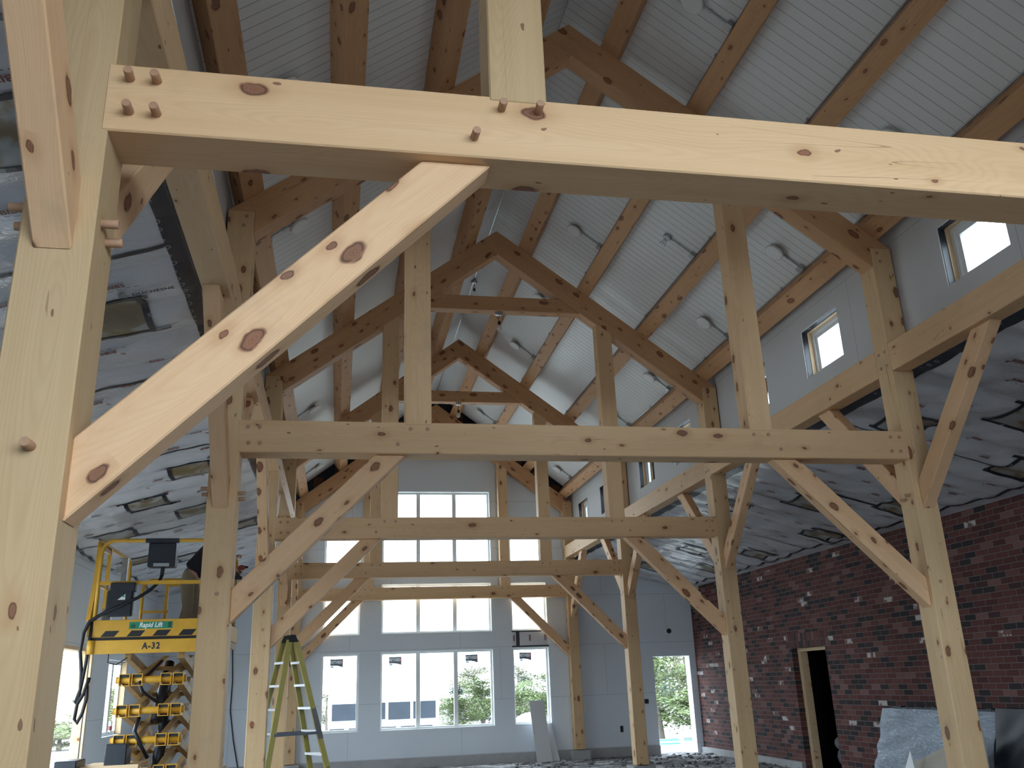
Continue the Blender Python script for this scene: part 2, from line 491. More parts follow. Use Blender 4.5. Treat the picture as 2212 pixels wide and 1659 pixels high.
def cyl_mesh(name, r, h, mat, n=14):
    mb = MB(); mb.tube([(0, 0, -.05), (0, 0, h - .003), (0, 0, h)], [r, r, r * .9], n)
    me = bpy.data.meshes.new(name); me.from_pydata(mb.v, [], mb.f); me.materials.append(mat)
    for p in me.polygons: p.use_smooth = len(p.vertices) == 4
    return me
PEG_LONG = cyl_mesh('peg', .0155, .055, M_PEG)
PEG_FLUSH = cyl_mesh('peg', .0165, .008, M_PEG)
def peg(parent, p, d, flush):
    o = bpy.data.objects.new('peg', PEG_FLUSH if flush else PEG_LONG)
    COL.objects.link(o)
    o.parent = parent
    d = Vector(d); j = Vector((random.uniform(-.06, .06), random.uniform(-.06, .06), random.uniform(-.06, .06)))
    q = (d if flush else d + j).to_track_quat('Z', 'Y')
    o.matrix_local = MW[parent.name].inverted() @ (Matrix.Translation(Vector(p)) @ q.to_matrix().to_4x4())

# ------------------------------------------------------------------ room shell
def strip_wall(mb, prof, holes, put, mi=0):
    """prof: [(s, ztop)], zbase; holes: (s0,s1,z0,z1); put(s, z, side) -> point (side 0 inner, 1 outer)"""
    zb = -.25
    ss = sorted(set([round(p[0], 4) for p in prof] + [round(h[i], 4) for h in holes for i in (0, 1)]))
    def top(s):
        for (a, za), (b, zb_) in zip(prof, prof[1:]):
            if a - 1e-6 <= s <= b + 1e-6: return za + (zb_ - za) * ((s - a) / (b - a) if b > a else 0)
    for a, b in zip(ss, ss[1:]):
        m = (a + b) / 2
        hs = sorted([h for h in holes if h[0] < m < h[1]], key=lambda h: h[2])
        segs = []; z = zb
        for h in hs:
            if h[2] > z + 1e-4: segs.append((z, z, h[2], h[2]))
            z = h[3]
        segs.append((z, z, top(a), top(b)))
        for za0, zb0, za1, zb1 in segs:
            mb.hexa([put(a, za0, 0), put(b, zb0, 0), put(b, zb0, 1), put(a, za0, 1), put(a, za1, 0), put(b, zb1, 0), put(b, zb1, 1), put(a, za1, 1)], mi)

# end wall
END_WIN = []   # (x0,x1,z0,z1,n panes)
END_WIN += [(-1.26, 1.27, .55, 2.19, 3), (1.71, 2.56, .55, 2.20, 1), (-2.54, -1.71, .55, 2.18, 1)]
END_WIN += [(-1.25, 1.26, 2.56, 3.66, 3), (1.71, 2.56, 2.56, 3.65, 1), (-2.53, -1.71, 2.55, 3.55, 1)]
END_WIN += [(-1.25, 1.28, 3.95, 5.79, 3), (1.71, 2.56, 3.95, 4.90, 1), (-2.54, -1.71, 3.95, 4.90, 1)]
DOOR = (5.025, 5.92, -.22, 1.90)
mb = MB()
gz = lambda x: 7.60 - SL * abs(x)
prof = [(-XA - .05, zaisle(XA) + .06), (-3.30, zaisle(3.3) + .06), (-3.2999, gz(3.3)), (0, gz(0)), (3.2999, gz(3.3)), (3.30, zaisle(3.3) + .06), (XA + .05, zaisle(XA) + .06)]
strip_wall(mb, prof, [w[:4] for w in END_WIN] + [DOOR], lambda s, z, k: (s, YEND + .28 * k, z))
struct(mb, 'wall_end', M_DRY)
# dark unfinished gable band above the drywall, plywood at the very peak
mb = MB()
for s in (-1, 1):
    mb.hexa([(0, YEND + .05, gz(0)), (s * 3.3, YEND + .05, gz(3.3)), (s * 3.3, YEND + .28, gz(3.3)), (0, YEND + .28, gz(0)),
             (0, YEND + .05, ZR + .1), (s * 3.3, YEND + .05, ZR + .1 - SL * 3.3), (s * 3.3, YEND + .28, ZR + .1 - SL * 3.3), (0, YEND + .28, ZR + .1)])
gb = struct(mb, 'wall_gable', M_MEMB)
for i in range(-6, 7):
    x = i * .47 + .1
    if abs(x) < .3: continue
    z0, z1 = gz(x), ZR - SL * abs(x)
    MB().box(x - .11, x + .11, YEND + .02, YEND + .05, z0 - .02, z1 - .03).build('sheathing_board', M_BROWN, gb)
MB().hexa([(-.85, YEND - .012, 6.62), (.85, YEND - .012, 6.62), (.85, YEND, 6.62), (-.85, YEND, 6.62),
           (-.02, YEND - .012, 7.58), (.02, YEND - .012, 7.58), (.02, YEND, 7.58), (-.02, YEND, 7.58)]).build('plywood_panel', M_OSB, gb)

# left wall (drywall, thick, with a framed opening, a window and an unseen opening added for light)
LX = -5.985
mb = MB()
strip_wall(mb, [(YNEAR, zaisle(6)), (YEND + .2, zaisle(6))], [(13.0, 15.64, -.22, 2.18), (16.75, 18.2, .82, 2.06), (8.7, 12.3, -.22, 2.4)], lambda s, z, k: (LX - .18 * k, s, z))
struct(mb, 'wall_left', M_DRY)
# right wall of salvaged brick
BD = (14.68, 15.90, -.22, 1.86)
mb = MB()
strip_wall(mb, [(YNEAR, zaisle(XA) + .02), (YEND + .2, zaisle(XA) + .02)], [BD], lambda s, z, k: (XA + .26 * k, s, z))
wr = struct(mb, 'wall_right', M_BRICK)
MB().box(XA - .004, XA + .1, 14.55, 16.05, 1.862, 2.115).build('soldier_course', M_SOLDIER, wr)
mb = MB()
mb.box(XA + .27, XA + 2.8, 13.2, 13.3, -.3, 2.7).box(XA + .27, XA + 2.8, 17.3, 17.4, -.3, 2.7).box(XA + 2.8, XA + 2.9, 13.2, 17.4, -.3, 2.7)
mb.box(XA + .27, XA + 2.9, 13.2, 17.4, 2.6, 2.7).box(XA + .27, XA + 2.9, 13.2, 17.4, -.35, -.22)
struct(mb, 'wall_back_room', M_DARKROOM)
struct(MB().box(XA + .12, XA + .26, 15.80, 15.899, -.19, 1.86).box(XA + .12, XA + .26, 14.70, 15.80, 1.80, 1.858).box(XA + .12, XA + .26, 14.681, 14.76, -.19, 1.86), 'trim_1', M_LUMBER)
# near end wall with an unseen opening behind the camera, sized and raised for its light
mb = MB()
NO = NEAR_OPEN
strip_wall(mb, [(-XA - .05, zaisle(XA)), (-3.3, zaisle(3.3)), (-3.2999, ZR - SL * 3.3), (0, ZR), (3.2999, ZR - SL * 3.3), (3.3, zaisle(3.3)), (XA + .05, zaisle(XA))],
           [NO], lambda s, z, k: (s, YNEAR - .2 * k, z))
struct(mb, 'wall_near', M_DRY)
# clerestory walls
CX = 3.245
for s, nm in ((-1, 'wall_clerestory_left'), (1, 'wall_clerestory_right')):
    mb = MB(); zb_keep = 0
    ss = sorted([YNEAR, YEND] + [v for y in CLER_Y for v in (y, y + .81)])
    ztop = ZR - SL * CX + .02
    for a, b in zip(ss, ss[1:]):
        if any(abs(a - y) < 1e-6 for y in CLER_Y):
            segs = [(PLB + .1, 4.755), (5.345, ztop)]
        else: segs = [(PLB + .1, ztop)]
        for z0, z1 in segs: mb.box(min(s * CX, s * (CX + .27)), max(s * CX, s * (CX + .27)), a, b, z0, z1)
    struct(mb, nm, M_DRYC)
# floor, outside ground
mb = MB(); N = 60
random.seed(3)
struct(MB().box(-6.4, XA + .3, YNEAR - .3, YEND + .4, -.45, -.205), 'floor', M_GRAVEL)
# foundation curbs
struct(MB().box(-6, DOOR[0] - .02, YEND - .10, YEND + .02, -.23, -.012), 'baseboard_end', M_CONC)
struct(MB().box(XA - .07, XA + .02, 15.92, YEND - .0, -.23, -.085), 'baseboard_right', M_CONC)
struct(MB().box(XA - .07, XA + .02, YNEAR, 14.66, -.23, -.085), 'baseboard_right_near', M_CONC)

# nave ceiling: grooved white deck on both slopes
mb = MB()
YD = 20.45
for s in (-1, 1):
    mb.hexa([(0, YNEAR, ZR), (s * 3.4, YNEAR, ZR - SL * 3.4), (s * 3.4, YD, ZR - SL * 3.4), (0, YD, ZR),
             (0, YNEAR, ZR + .12), (s * 3.4, YNEAR, ZR + .12 - SL * 3.4), (s * 3.4, YD, ZR + .12 - SL * 3.4), (0, YD, ZR + .12)])
struct(mb, 'ceiling', M_DECK)
mb = MB()
for s in (-1, 1):
    mb.hexa([(0, YD, ZR + .02), (s * 3.4, YD, ZR + .02 - SL * 3.4), (s * 3.4, YEND + .3, ZR + .02 - SL * 3.4), (0, YEND + .3, ZR + .02),
             (0, YD, ZR + .12), (s * 3.4, YD, ZR + .12 - SL * 3.4), (s * 3.4, YEND + .3, ZR + .12 - SL * 3.4), (0, YEND + .3, ZR + .12)])
struct(mb, 'ceiling_end_strip', M_MEMB)
struct(MB().bar((0, YNEAR, ZR - .006), (0, YD, ZR - .006), .012, .012), 'trim_ridge', M_GALV)

# aisle ceilings: puffed clear plastic over white-wrapped insulation
RIB = .555
def zsheet(x, y):
    t = (abs(x) - 3.2) / 2.85
    ph = (y / RIB) % 1.0
    puff = sin(pi * ph) ** .8
    amp = .055 + .014 * sin(y * 1.7 + x * .9) + .008 * sin(x * 7.3 + y * 2.1)
    edge = min(1, max(0, t * 8)) * min(1, max(0, (1 - t) * 10))
    crease = .006 * sin(26 * (x * .8 + .35 * y) + 3 * sin(y * 2.3)) * puff
    return zaisle(x) - (amp * puff + crease) * edge
def sheet_strip(mb, pts, w, drop, seg=.12):
    """a ribbon of tape lying just under the sheet along pts (x, y)"""
    path = []
    for (a, b) in zip(pts, pts[1:]):
        n = max(2, int(Vector((b[0] - a[0], b[1] - a[1])).length / seg))
        path += [(a[0] + (b[0] - a[0]) * i / n, a[1] + (b[1] - a[1]) * i / n) for i in range(n)]
    path.append(pts[-1])
    L = []
    for i, p in enumerate(path):
        q0 = path[max(0, i - 1)]; q1 = path[min(len(path) - 1, i + 1)]
        d = Vector((q1[0] - q0[0], q1[1] - q0[1])).normalized(); nn = Vector((-d.y, d.x)) * w / 2
        row = []
        for k in (-1, 0, 1):
            x = p[0] + nn.x * k; y = p[1] + nn.y * k
            row.append((x, y, zsheet(x, y) - drop))
        L.append(row)
    vs = [q for r in L for q in r]; fs = []
    for i in range(len(L) - 1):
        for k in (0, 1): fs.append((i * 3 + k, i * 3 + k + 1, i * 3 + k + 4, i * 3 + k + 3))
    mb.add(vs, fs)
BIBS = text_mesh('BIBS', .062, space=1.05, bold=.0028)
DUCH = text_mesh('DUCHESNE', .05, space=1.1, bold=.0022)
PATCH = {1: [(5.46, 8.68), (5.45, 11.0), (5.46, 13.2), (5.44, 15.5), (5.40, 17.7), (4.60, 7.5), (4.56, 11.93), (4.60, 16.5), (3.86, 13.05), (3.86, 8.35), (4.6, 19.2)],
         -1: [(-3.80, 3.95), (-3.80, 6.2), (-3.93, 10.66), (-4.62, 11.95), (-4.2, 12.98), (-5.28, 13.3), (-5.39, 15.5), (-4.75, 16.5), (-3.75, 14.8)]}
M_PRINT = plain('red_brown_print', (.19, .06, .05), .5)
M_PRINTK = plain('dark_grey_print', (.05, .05, .055), .5)
for s, nm in ((-1, 'ceiling_left'), (1, 'ceiling_right')):
    mb = MB(); nx, ny = 40, 330
    xs = [s * (3.235 + 2.845 * i / nx) for i in range(nx + 1)]
    ys = [YNEAR + (YEND - YNEAR) * j / ny for j in range(ny + 1)]
    mb.add([(x, y, zsheet(x, y)) for y in ys for x in xs], [(j * (nx + 1) + i, j * (nx + 1) + i + 1, (j + 1) * (nx + 1) + i + 1, (j + 1) * (nx + 1) + i) for j in range(ny) for i in range(nx)])
    xo = s * 6.35
    mb.hexa([(s * 3.235, YNEAR, zaisle(3.235) + .07), (xo, YNEAR, zaisle(6.35) + .07), (xo, YEND, zaisle(6.35) + .07), (s * 3.235, YEND, zaisle(3.235) + .07),
             (s * 3.235, YNEAR, zaisle(3.235) + .17), (xo, YNEAR, zaisle(6.35) + .17), (xo, YEND, zaisle(6.35) + .17), (s * 3.235, YEND, zaisle(3.235) + .17)])
    ce = struct(mb, nm, M_PLAST, smooth=True)
    def tape(pts, w=.06, drop=.006, name='tape_seam'):
        m = MB(); sheet_strip(m, pts, w, drop); return m.build(name, M_TAPE, ce)
    tape([(s * 3.262, YNEAR + .1), (s * 3.262, 20.5)], .105)
    random.seed(11 + s)
    wall_line = [(s * (5.86 + .05 * random.uniform(-1, 1)), YNEAR + .1 + .7 * i) for i in range(32)]
    tape([p for p in wall_line if p[1] < 20.4], .055)
    seams = {1: [(8.86, 3.3, 6.0), (12.12, 3.3, 4.95), (11.2, 4.6, 5.86), (16.55, 3.3, 5.86), (14.35, 4.3, 5.86)], -1: [(5.32, -3.3, -6.0), (7.47, -3.3, -5.9), (3.2, -3.3, -5.5), (9.75, -3.3, -5.9), (13.6, -4.4, -5.9)]}[s]
    for y, a, b in seams:
        tape([(a, y), (b, y + random.uniform(-.03, .12))], .045)
    for (px, py) in PATCH[s]:
        ins = MB(); hx, hy = .22, .28
        g = [(px - hx + 2 * hx * i / 6, py - hy + 2 * hy * j / 6) for j in range(7) for i in range(7)]
        ins.add([(x, y, zsheet(x, y) - .008) for x, y in g], [(j * 7 + i, j * 7 + i + 1, (j + 1) * 7 + i + 1, (j + 1) * 7 + i) for j in range(6) for i in range(6)])
        io = ins.build('insulation_cutout', M_INSUL, ce, smooth=True)
        for a, b in (((px - hx - .1, py - hy), (px + hx + .06, py - hy)), ((px - hx - .05, py + hy), (px + hx + .12, py + hy)), ((px - hx, py - hy), (px - hx, py + hy)), ((px + hx, py - hy - .04), (px + hx, py + hy + .03))):
            m = MB(); sheet_strip(m, [a, b], .045, .013, .05); m.build('tape_border', M_TAPE, io)
    pr = MB(); k = 0; pk = MB()
    for row in range(62):
        y = -1.5 + row * .36
        for c in range(4):
            x = s * (3.68 + c * .62 + (.28 if row % 2 else 0) * 1)
            if abs(x) > 5.8 or any(abs(x - p[0]) < .34 and abs(y - p[1]) < .36 for p in PATCH[s]): continue
            z = zsheet(x, y) - .012
            up = -1 if (row % 4 < 2) == (s < 0) else 1
            put_text(pr, BIBS, (x, y, z), (-up, 0, -s * AS * -up * -1 if False else up * s * AS), (0, up, 0))
            pr.quad((x - .11 * -up - .018, y - .02, z), (x - .11 * -up + .018, y - .02, z), (x - .11 * -up + .018, y + .02, z), (x - .11 * -up - .018, y + .02, z))
            # fine print line beside the name
            yy = y + .045 * -up
            for q in range(5):
                xa = x - .1 + q * .05
                pk.quad((xa, yy - .003, zsheet(xa, yy) - .01), (xa + .03, yy - .003, zsheet(xa + .03, yy) - .01), (xa + .03, yy + .003, zsheet(xa + .03, yy) - .01), (xa, yy + .003, zsheet(xa, yy) - .01))
    if s < 0:
        for y in (5.83, 10.2):
            put_text(pk, DUCH, (-3.47, y, zsheet(-3.47, y) - .02), (1, 0, s * -AS), (0, -1, 0))
            x = -3.66; zz = zsheet(x, y) - .02
            pk.add([(x - .03, y - .03, zz), (x + .02, y - .03, zz), (x + .04, y, zz), (x + .02, y + .03, zz), (x - .03, y + .03, zz)], [(0, 1, 2, 3, 4)])
    pr.build('printed_lettering', M_PRINT, ce)
    pk.build('printed_lettering', M_PRINTK, ce)

# ------------------------------------------------------------------ windows
def win(n, x0, x1, z0, z1, panes, label):
    """frame set towards the outside of the end wall; pane and mullions"""
    mb = MB(); f = .055; ya, yb = YEND + .13, YEND + .21
    mb.box(x0, x1, ya, yb, z0, z0 + f).box(x0, x1, ya, yb, z1 - f, z1).box(x0, x0 + f, ya, yb, z0 + f, z1 - f).box(x1 - f, x1, ya, yb, z0 + f, z1 - f)
    o = struct(mb, f'window_{n}', M_WHITE); tag(o, label)
    for i in range(1, panes):
        xm = x0 + (x1 - x0) * i / panes
        MB().box(xm - .045, xm + .045, ya - .004, yb, z0 + f, z1 - f).build('mullion', M_WHITE, o)
    for i in range(panes):
        a = x0 + (x1 - x0) * i / panes + .04; b = x0 + (x1 - x0) * (i + 1) / panes - .04
        MB().quad((a, ya + .05, z0 + .04), (b, ya + .05, z0 + .04), (b, ya + .05, z1 - .04), (a, ya + .05, z1 - .04)).build('window_pane', M_GLASS, o)
    # wood buck round the reveal
    mb = MB(); e = .014
    mb.box(x0, x1, YEND + .01, ya, z0 + .001, z0 + e).box(x0, x1, YEND + .01, ya, z1 - e, z1 - .001).box(x0 + .001, x0 + e, YEND + .01, ya, z0, z1).box(x1 - e, x1 - .001, YEND + .01, ya, z0, z1)
    mb.build('window_buck', M_WHITE, o)
    return o
wl = ['wide three-pane lower window in middle of end wall', 'single lower window right of middle in end wall', 'single lower window left of middle in end wall behind step ladder',
      'wide three-pane middle row window in end wall', 'single middle row window on right in end wall', 'single middle row window on left in end wall',
      'tall three-pane top window high in end wall gable', 'single top row window on right of gable', 'single top row window on left of gable']
WINS = []
for i, w in enumerate(END_WIN):
    WINS.append(win(i + 1, *w, wl[i]))
# mirrored-reading glazing stickers stuck on the outside of the lower panes
M_STK = plain('sticker_charcoal', (.13, .14, .17), .4)
M_STKR = plain('sticker_red', (.55, .10, .13), .4)
M_STKB = plain('sticker_blue', (.25, .45, .62), .4)
GEN = text_mesh('GENTEK', .085, space=1.0, bold=.004)
yst = YEND + .195
for (w, xs) in ((0, -1.06), (0, .66), (1, 1.9), (2, -2.34)):
    z = END_WIN[w][3] - .19
    mb = MB(); n = 8
    top = [(xs + .28 * i / n, yst, z + .08) for i in range(n + 1)]
    bot = [(xs + .28 * i / n, yst, z - .065 + .02 * sin(pi * i / n) - .035 * (i / n)) for i in range(n + 1)]
    mb.add(top + bot, [(i, i + 1, n + 2 + i, n + 1 + i) for i in range(n)])
    st = mb.build('window_sticker', M_STK, WINS[w])
    m2 = MB(); m2.quad((xs + .25, yst - .002, z - .02), (xs + .28, yst - .002, z - .02), (xs + .28, yst - .002, z + .06), (xs + .25, yst - .002, z + .06))
    m2.build('sticker_stripe', M_STKR, WINS[w])
    m2 = MB(); put_text(m2, GEN, (xs + .125, yst - .003, z + .012), (-1, 0, 0), (0, 0, 1), sx=.82)
    m2.build('sticker_lettering', M_WHITE, WINS[w])
    MB().quad((xs + .01, yst, z - .10), (xs + .08, yst, z - .10), (xs + .08, yst, z - .065), (xs + .01, yst, z - .065)).build('sticker_badge', M_STKB, WINS[w])
# clerestory windows
n = 10
for s in (-1, 1):
    for i, y in enumerate(CLER_Y):
        y0, y1, z0, z1 = y, y + .81, 4.755, 5.345
        mb = MB(); f = .05
        def X(a, b): return (min(s * a, s * b), max(s * a, s * b))
        a, b = X(CX + .13, CX + .21)
        for bx in ((y0, y1, z0, z0 + f), (y0, y1, z1 - f, z1), (y0, y0 + f, z0 + f, z1 - f), (y1 - f, y1, z0 + f, z1 - f)): mb.box(a, b, *bx)
        a2, b2 = X(CX + .15, CX + .19)
        for bx in ((y0 + f, y1 - f, z0 + f, z0 + 2 * f), (y0 + f, y1 - f, z1 - 2 * f, z1 - f), (y0 + f, y0 + 2 * f, z0 + 2 * f, z1 - 2 * f), (y1 - 2 * f, y1 - f, z0 + 2 * f, z1 - 2 * f)): mb.box(a2, b2, *bx)
        o = struct(mb, f'window_{n}', M_WHITE); n += 1
        tag(o, f"small square clerestory window on {'left' if s < 0 else 'right'} side, number {i + 1} counting from the camera")
        xg = s * (CX + .17)
        MB().quad((xg, y0 + .04, z0 + .04), (xg, y1 - .04, z0 + .04), (xg, y1 - .04, z1 - .04), (xg, y0 + .04, z1 - .04)).build('window_pane', M_GLASS, o)
        mb = MB(); e = .012; c0, c1 = X(CX + .075, CX + .13)
        mb.box(c0, c1, y0, y1, z0 + .001, z0 + e).box(c0, c1, y0, y1, z1 - e, z1 - .001).box(c0, c1, y0 + .001, y0 + e, z0, z1).box(c0, c1, y1 - e, y1 - .001, z0, z1)
        mb.build('window_buck', M_LUMBER, o)
        mb = MB(); c0, c1 = X(CX + .012, CX + .075)
        mb.box(c0, c1, y0, y1, z0 + .001, z0 + .006).box(c0, c1, y0, y1, z1 - .006, z1 - .001).box(c0, c1, y0 + .001, y0 + .006, z0, z1).box(c0, c1, y1 - .006, y1 - .001, z0, z1)
        mb.build('window_tape', M_TAPE, o)
# left wall window and framed opening
mb = MB(); f = .06; a, b = LX - .17, LX - .11
for bx in ((16.75, 18.2, .82, .88), (16.75, 18.2, 2.0, 2.06), (16.75, 16.81, .88, 2.0), (17.5, 17.62, .88, 2.0), (18.14, 18.2, .88, 2.0)): mb.box(a, b, *bx)
o = struct(mb, f'window_{n}', M_WHITE); tag(o, 'white framed window in left aisle wall behind the scissor lift')
MB().quad((LX - .14, 16.8, .86), (LX - .14, 18.15, .86), (LX - .14, 18.15, 2.02), (LX - .14, 16.8, 2.02)).build('window_pane', M_GLASS, o)
MB().box(LX - .11, LX - .01, 18.17, 18.199, .83, 2.05).build('window_buck', M_LUMBER, o)
struct(MB().box(LX - .18, LX - .05, 15.59, 15.639, -.2, 2.17).box(LX - .18, LX - .05, 13.0, 15.59, 2.13, 2.178), 'trim_2', M_LUMBER)
struct(MB().box(LX - .05, LX - .025, 15.60, 15.638, -.2, 2.17), 'trim_3', M_TAPE)
struct(MB().box(LX - .025, LX + .006, 15.57, 15.637, -.2, 2.19).box(LX - .025, LX + .006, 13.0, 15.57, 2.13, 2.179), 'trim_4', M_LUMBER)
# bare barrier panel where the drywall is still missing in the end wall
mb = MB(); mb.box(1.73, 2.53, YEND - .006, YEND - .002, 2.23, 2.53)
o = struct(mb, 'trim_5', M_PLAST)
MB().box(1.70, 2.56, YEND - .010, YEND - .006, 2.205, 2.235).build('tape_seam', M_TAPE, o)
MB().box(1.70, 2.40, YEND - .010, YEND - .006, 2.535, 2.56).build('tape_seam', M_TAPE, o)
MB().box(1.80, 1.88, YEND - .010, YEND - .006, 2.235, 2.535).build('tape_seam', M_TAPE, o)
mb = MB()
for x in (1.75, 2.12, 2.48): put_text(mb, BIBS, (x, YEND - .009, 2.40), (0, 0, -1), (1, 0, 0), sx=1.1)
mb.build('printed_lettering', M_PRINT, o)

# ------------------------------------------------------------------ timber frames
for k, y in enumerate(YB):
    fr = ORD[k]; near = k == 0
    flush = not near
    FRM = f"{fr} timber frame" if k < 4 else "timber frame against the end wall"
    posts = {}
    for s, sd in ((-1, 'left'), (1, 'right')):
        x0 = s * HW if s > 0 else -HW - PW
        poly = [(x0, 0), (x0 + PW, 0), (x0 + PW, ZP - SL * (HW + PW)), (x0, ZP - SL * (HW + PW))]
        o = profile_timber('post', f"thick square pine post on the {sd} side of the {FRM}", 'post', 'timber frame posts', poly, 'xz', (0, 1), y, PD if k < 4 else .226, M_POSTN if near else M_POST)
        posts[s] = o
        # pegs: brace foot on the front face, plate-brace pegs through the sides
        peg(o, (s * (HW + .10), y, 2.17), (0, -1, 0), flush)
        for dy, dz in ((.07, 2.965), (.14, 2.93)):
            peg(o, (s * HW, y + dy, dz), (-s, 0, 0), k > 1)
            peg(o, (s * (HW + PW), y + dy - .03, dz + .03), (s, 0, 0), k > 1)
        if k:
            for dy, dz in ((.06, 4.38), (.06, 4.24), (.16, 4.38), (.16, 4.24)): peg(o, (s * HW, y + dy, dz), (-s, 0, 0), True)
            peg(o, (s * (HW + .07), y, 5.43), (0, -1, 0), True); peg(o, (s * (HW + .09), y, 5.34), (0, -1, 0), True)
        pier = MB().box(s * (HW + PW / 2) - .2, s * (HW + PW / 2) + .2, y - .09, min(y + PD + .09, YEND - .11) if k == 4 else y + PD + .09, -.24, -.012)
        po = pier.build('concrete_pier', M_CONC); tag(po, f"low concrete pier under the {sd} post of the {FRM}", 'pier', 'post piers', 'thing')
    tl = {0: "wide pale pine tie beam with protruding pegs crossing top of photo, nearest frame"}.get(k, f"horizontal pine tie beam joining both posts of the {FRM}")
    poly = [(-HW - .022, ZB), (HW + .022, ZB), (HW + .022, ZT), (-HW - .022, ZT)]
    tie = profile_timber('tie_beam', tl, 'tie beam', 'tie beams', poly, 'xz', (1, 0), y - .004, .22, M_TIE)
    for s in (-1, 1):
        for dx, z in ((.075, 3.50), (.165, 3.50), (.085, 3.365), (.175, 3.365)): peg(tie, (s * (HW - dx + .02), y - .004, z), (0, -1, 0), flush)
        for q in (Q1 + .035, Q2 - .045): peg(tie, (s * q, y - .004, 3.505), (0, -1, 0), flush)
        peg(tie, (s * 1.73, y - .004, 3.37), (0, -1, 0), flush)
    for s, sd in ((-1, 'left'), (1, 'right')):
        qa = Q1 if s > 0 else -Q2
        bot = lambda x: ZP - RD - SL * abs(x)
        poly = [(qa, ZT - .022), (qa + Q2 - Q1, ZT - .022), (qa + Q2 - Q1, bot(qa + Q2 - Q1) + .02), (qa, bot(qa) + .02)]
        profile_timber('queen_post', f"{sd} queen post standing on the tie beam of the {FRM}", 'queen post', 'queen posts', poly, 'xz', (0, 1), y - .008, .2, M_POSTN if near else M_TIE)
        # principal rafter
        a = RD / (2 * SL); xo = HW + PW; zo = ZP - SL * xo
        if s > 0: poly = [(0, ZP), (-a, ZP - SL * a), (HW, ZP - RD - SL * HW), (HW, zo), (xo, zo)]
        else: poly = [(-a, ZP - SL * a), (0, ZP - RD), (-HW, ZP - RD - SL * HW), (-HW, zo), (-xo, zo)]
        profile_timber('rafter', f"sloping principal rafter on the {sd} side of the {FRM}", 'rafter', 'principal rafters', poly, 'xz', (s, -SL), y - .002, .2, M_ROOF)
        # transverse knee brace
        poly = [(s * HW, 1.95), (s * HW, 2.21), (s * 1.92, ZB), (s * 1.66, ZB)]
        bl = "large knotty diagonal brace under the nearest tie beam, by the big left post" if (near and s < 0) else f"diagonal brace under {sd} end of tie beam of the {FRM}"
        bo = profile_timber('knee_brace', bl, 'brace', 'braces under the tie beams', poly, 'xz', (-s, 1), y + .045, .125, M_BRACE)
    xb, xt = (ZP - RD - CB) / SL, (ZP - RD - CT) / SL
    col_ = profile_timber('collar_beam', f"short collar beam tying the rafters high in the {FRM}", 'collar beam', 'collar beams', [(-xb, CB), (xb, CB), (xt, CT), (-xt, CT)], 'xz', (1, 0), y + .012, .16, M_ROOF)
    for s in (-1, 1):
        for dx in (0, .09): peg(col_, (s * (.86 - dx), y + .012, 6.74 - .01 * dx), (0, -1, 0), True)
    # side plates and their braces
    for s, sd in ((-1, 'left'), (1, 'right')):
        xa = HW + .06 if s > 0 else -HW - .18
        if k < 4:
            y0, y1 = y + PD, YB[k + 1]
            poly = [(y0, PLB), (y1, PLB), (y1, PLT), (y0, PLT)]
            pl = profile_timber('plate_beam', f"{sd} side plate beam running between the {fr} and {ORD[k + 1]} frames", 'plate beam', 'side plate beams', poly, 'yz', (1, 0), HW if s > 0 else -HW - .19, .19, M_TIE)
            for yy in (y0 + .9, y1 - .9): peg(pl, (s * HW, yy, 4.24), (-s, 0, 0), True)
        if near:
            poly = [(YNEAR, PLB), (y, PLB), (y, PLT), (YNEAR, PLT)]
            profile_timber('plate_beam', f"{sd} side plate beam running from nearest frame back over the camera", 'plate beam', 'side plate beams', poly, 'yz', (1, 0), HW if s > 0 else -HW - .19, .19, M_TIE)
        for dsn, yf, dd in ((-1, y, 'camera-facing'), (1, y + PD, 'far')):
            if k == 4 and dsn > 0: continue
            poly = [(yf, 2.826), (yf, 3.087), (yf + dsn * 1.055, PLB), (yf + dsn * 1.30, PLB)]
            profile_timber('knee_brace', f"diagonal brace on {dd} face of {fr} frame's {sd} post", 'brace', 'braces to the plate beams', poly, 'yz', (dsn, 1), xa, .12, M_BRACE)

# purlins resting on the rafters
cs = 1 / sqrt(1 + SL * SL); sn = SL * cs
rows = ['top row beside the ridge', 'second row down', 'third row down', 'lowest row at the eave']
PUR = [(.325, .49), (1.195, 1.355), (2.07, 2.235), (2.93, 3.10)]
for s, sd in ((-1, 'left'), (1, 'right')):
    for r, (a, b) in enumerate(PUR):
        h = .222
        poly = [(s * a, ZP - SL * a), (s * b, ZP - SL * b), (s * (b + h * sn), ZP - SL * b + h * cs), (s * (a + h * sn), ZP - SL * a + h * cs)]
        M = Matrix.Identity(4)
        # grain runs along y: local x = world y
        X = Vector((0, 1, 0)); Z = Vector((s * sn, 0, cs)); Mx = frame_matrix((s * b if s > 0 else s * a, YNEAR, ZP - SL * (b if s > 0 else a)), X, Z)
        w = (b - a) / cs
        mb = MB(); mb.box(0, YEND - .03 - YNEAR, 0, w, 0, h)
        # local y = Z x X points down-slope or up-slope; place from the matching edge
        yd = Z.cross(X)
        base = Vector((s * a, YNEAR, ZP - SL * a)); other = Vector((s * b, YNEAR, ZP - SL * b))
        Mx.translation = base if (other - base).dot(yd) > 0 else other
        o = mb.build('purlin', M_ROOF, bevel=.005, M=Mx)
        tag(o, f"long roof purlin on the {sd} slope, {rows[r]}", 'purlin', 'roof purlins', 'thing')

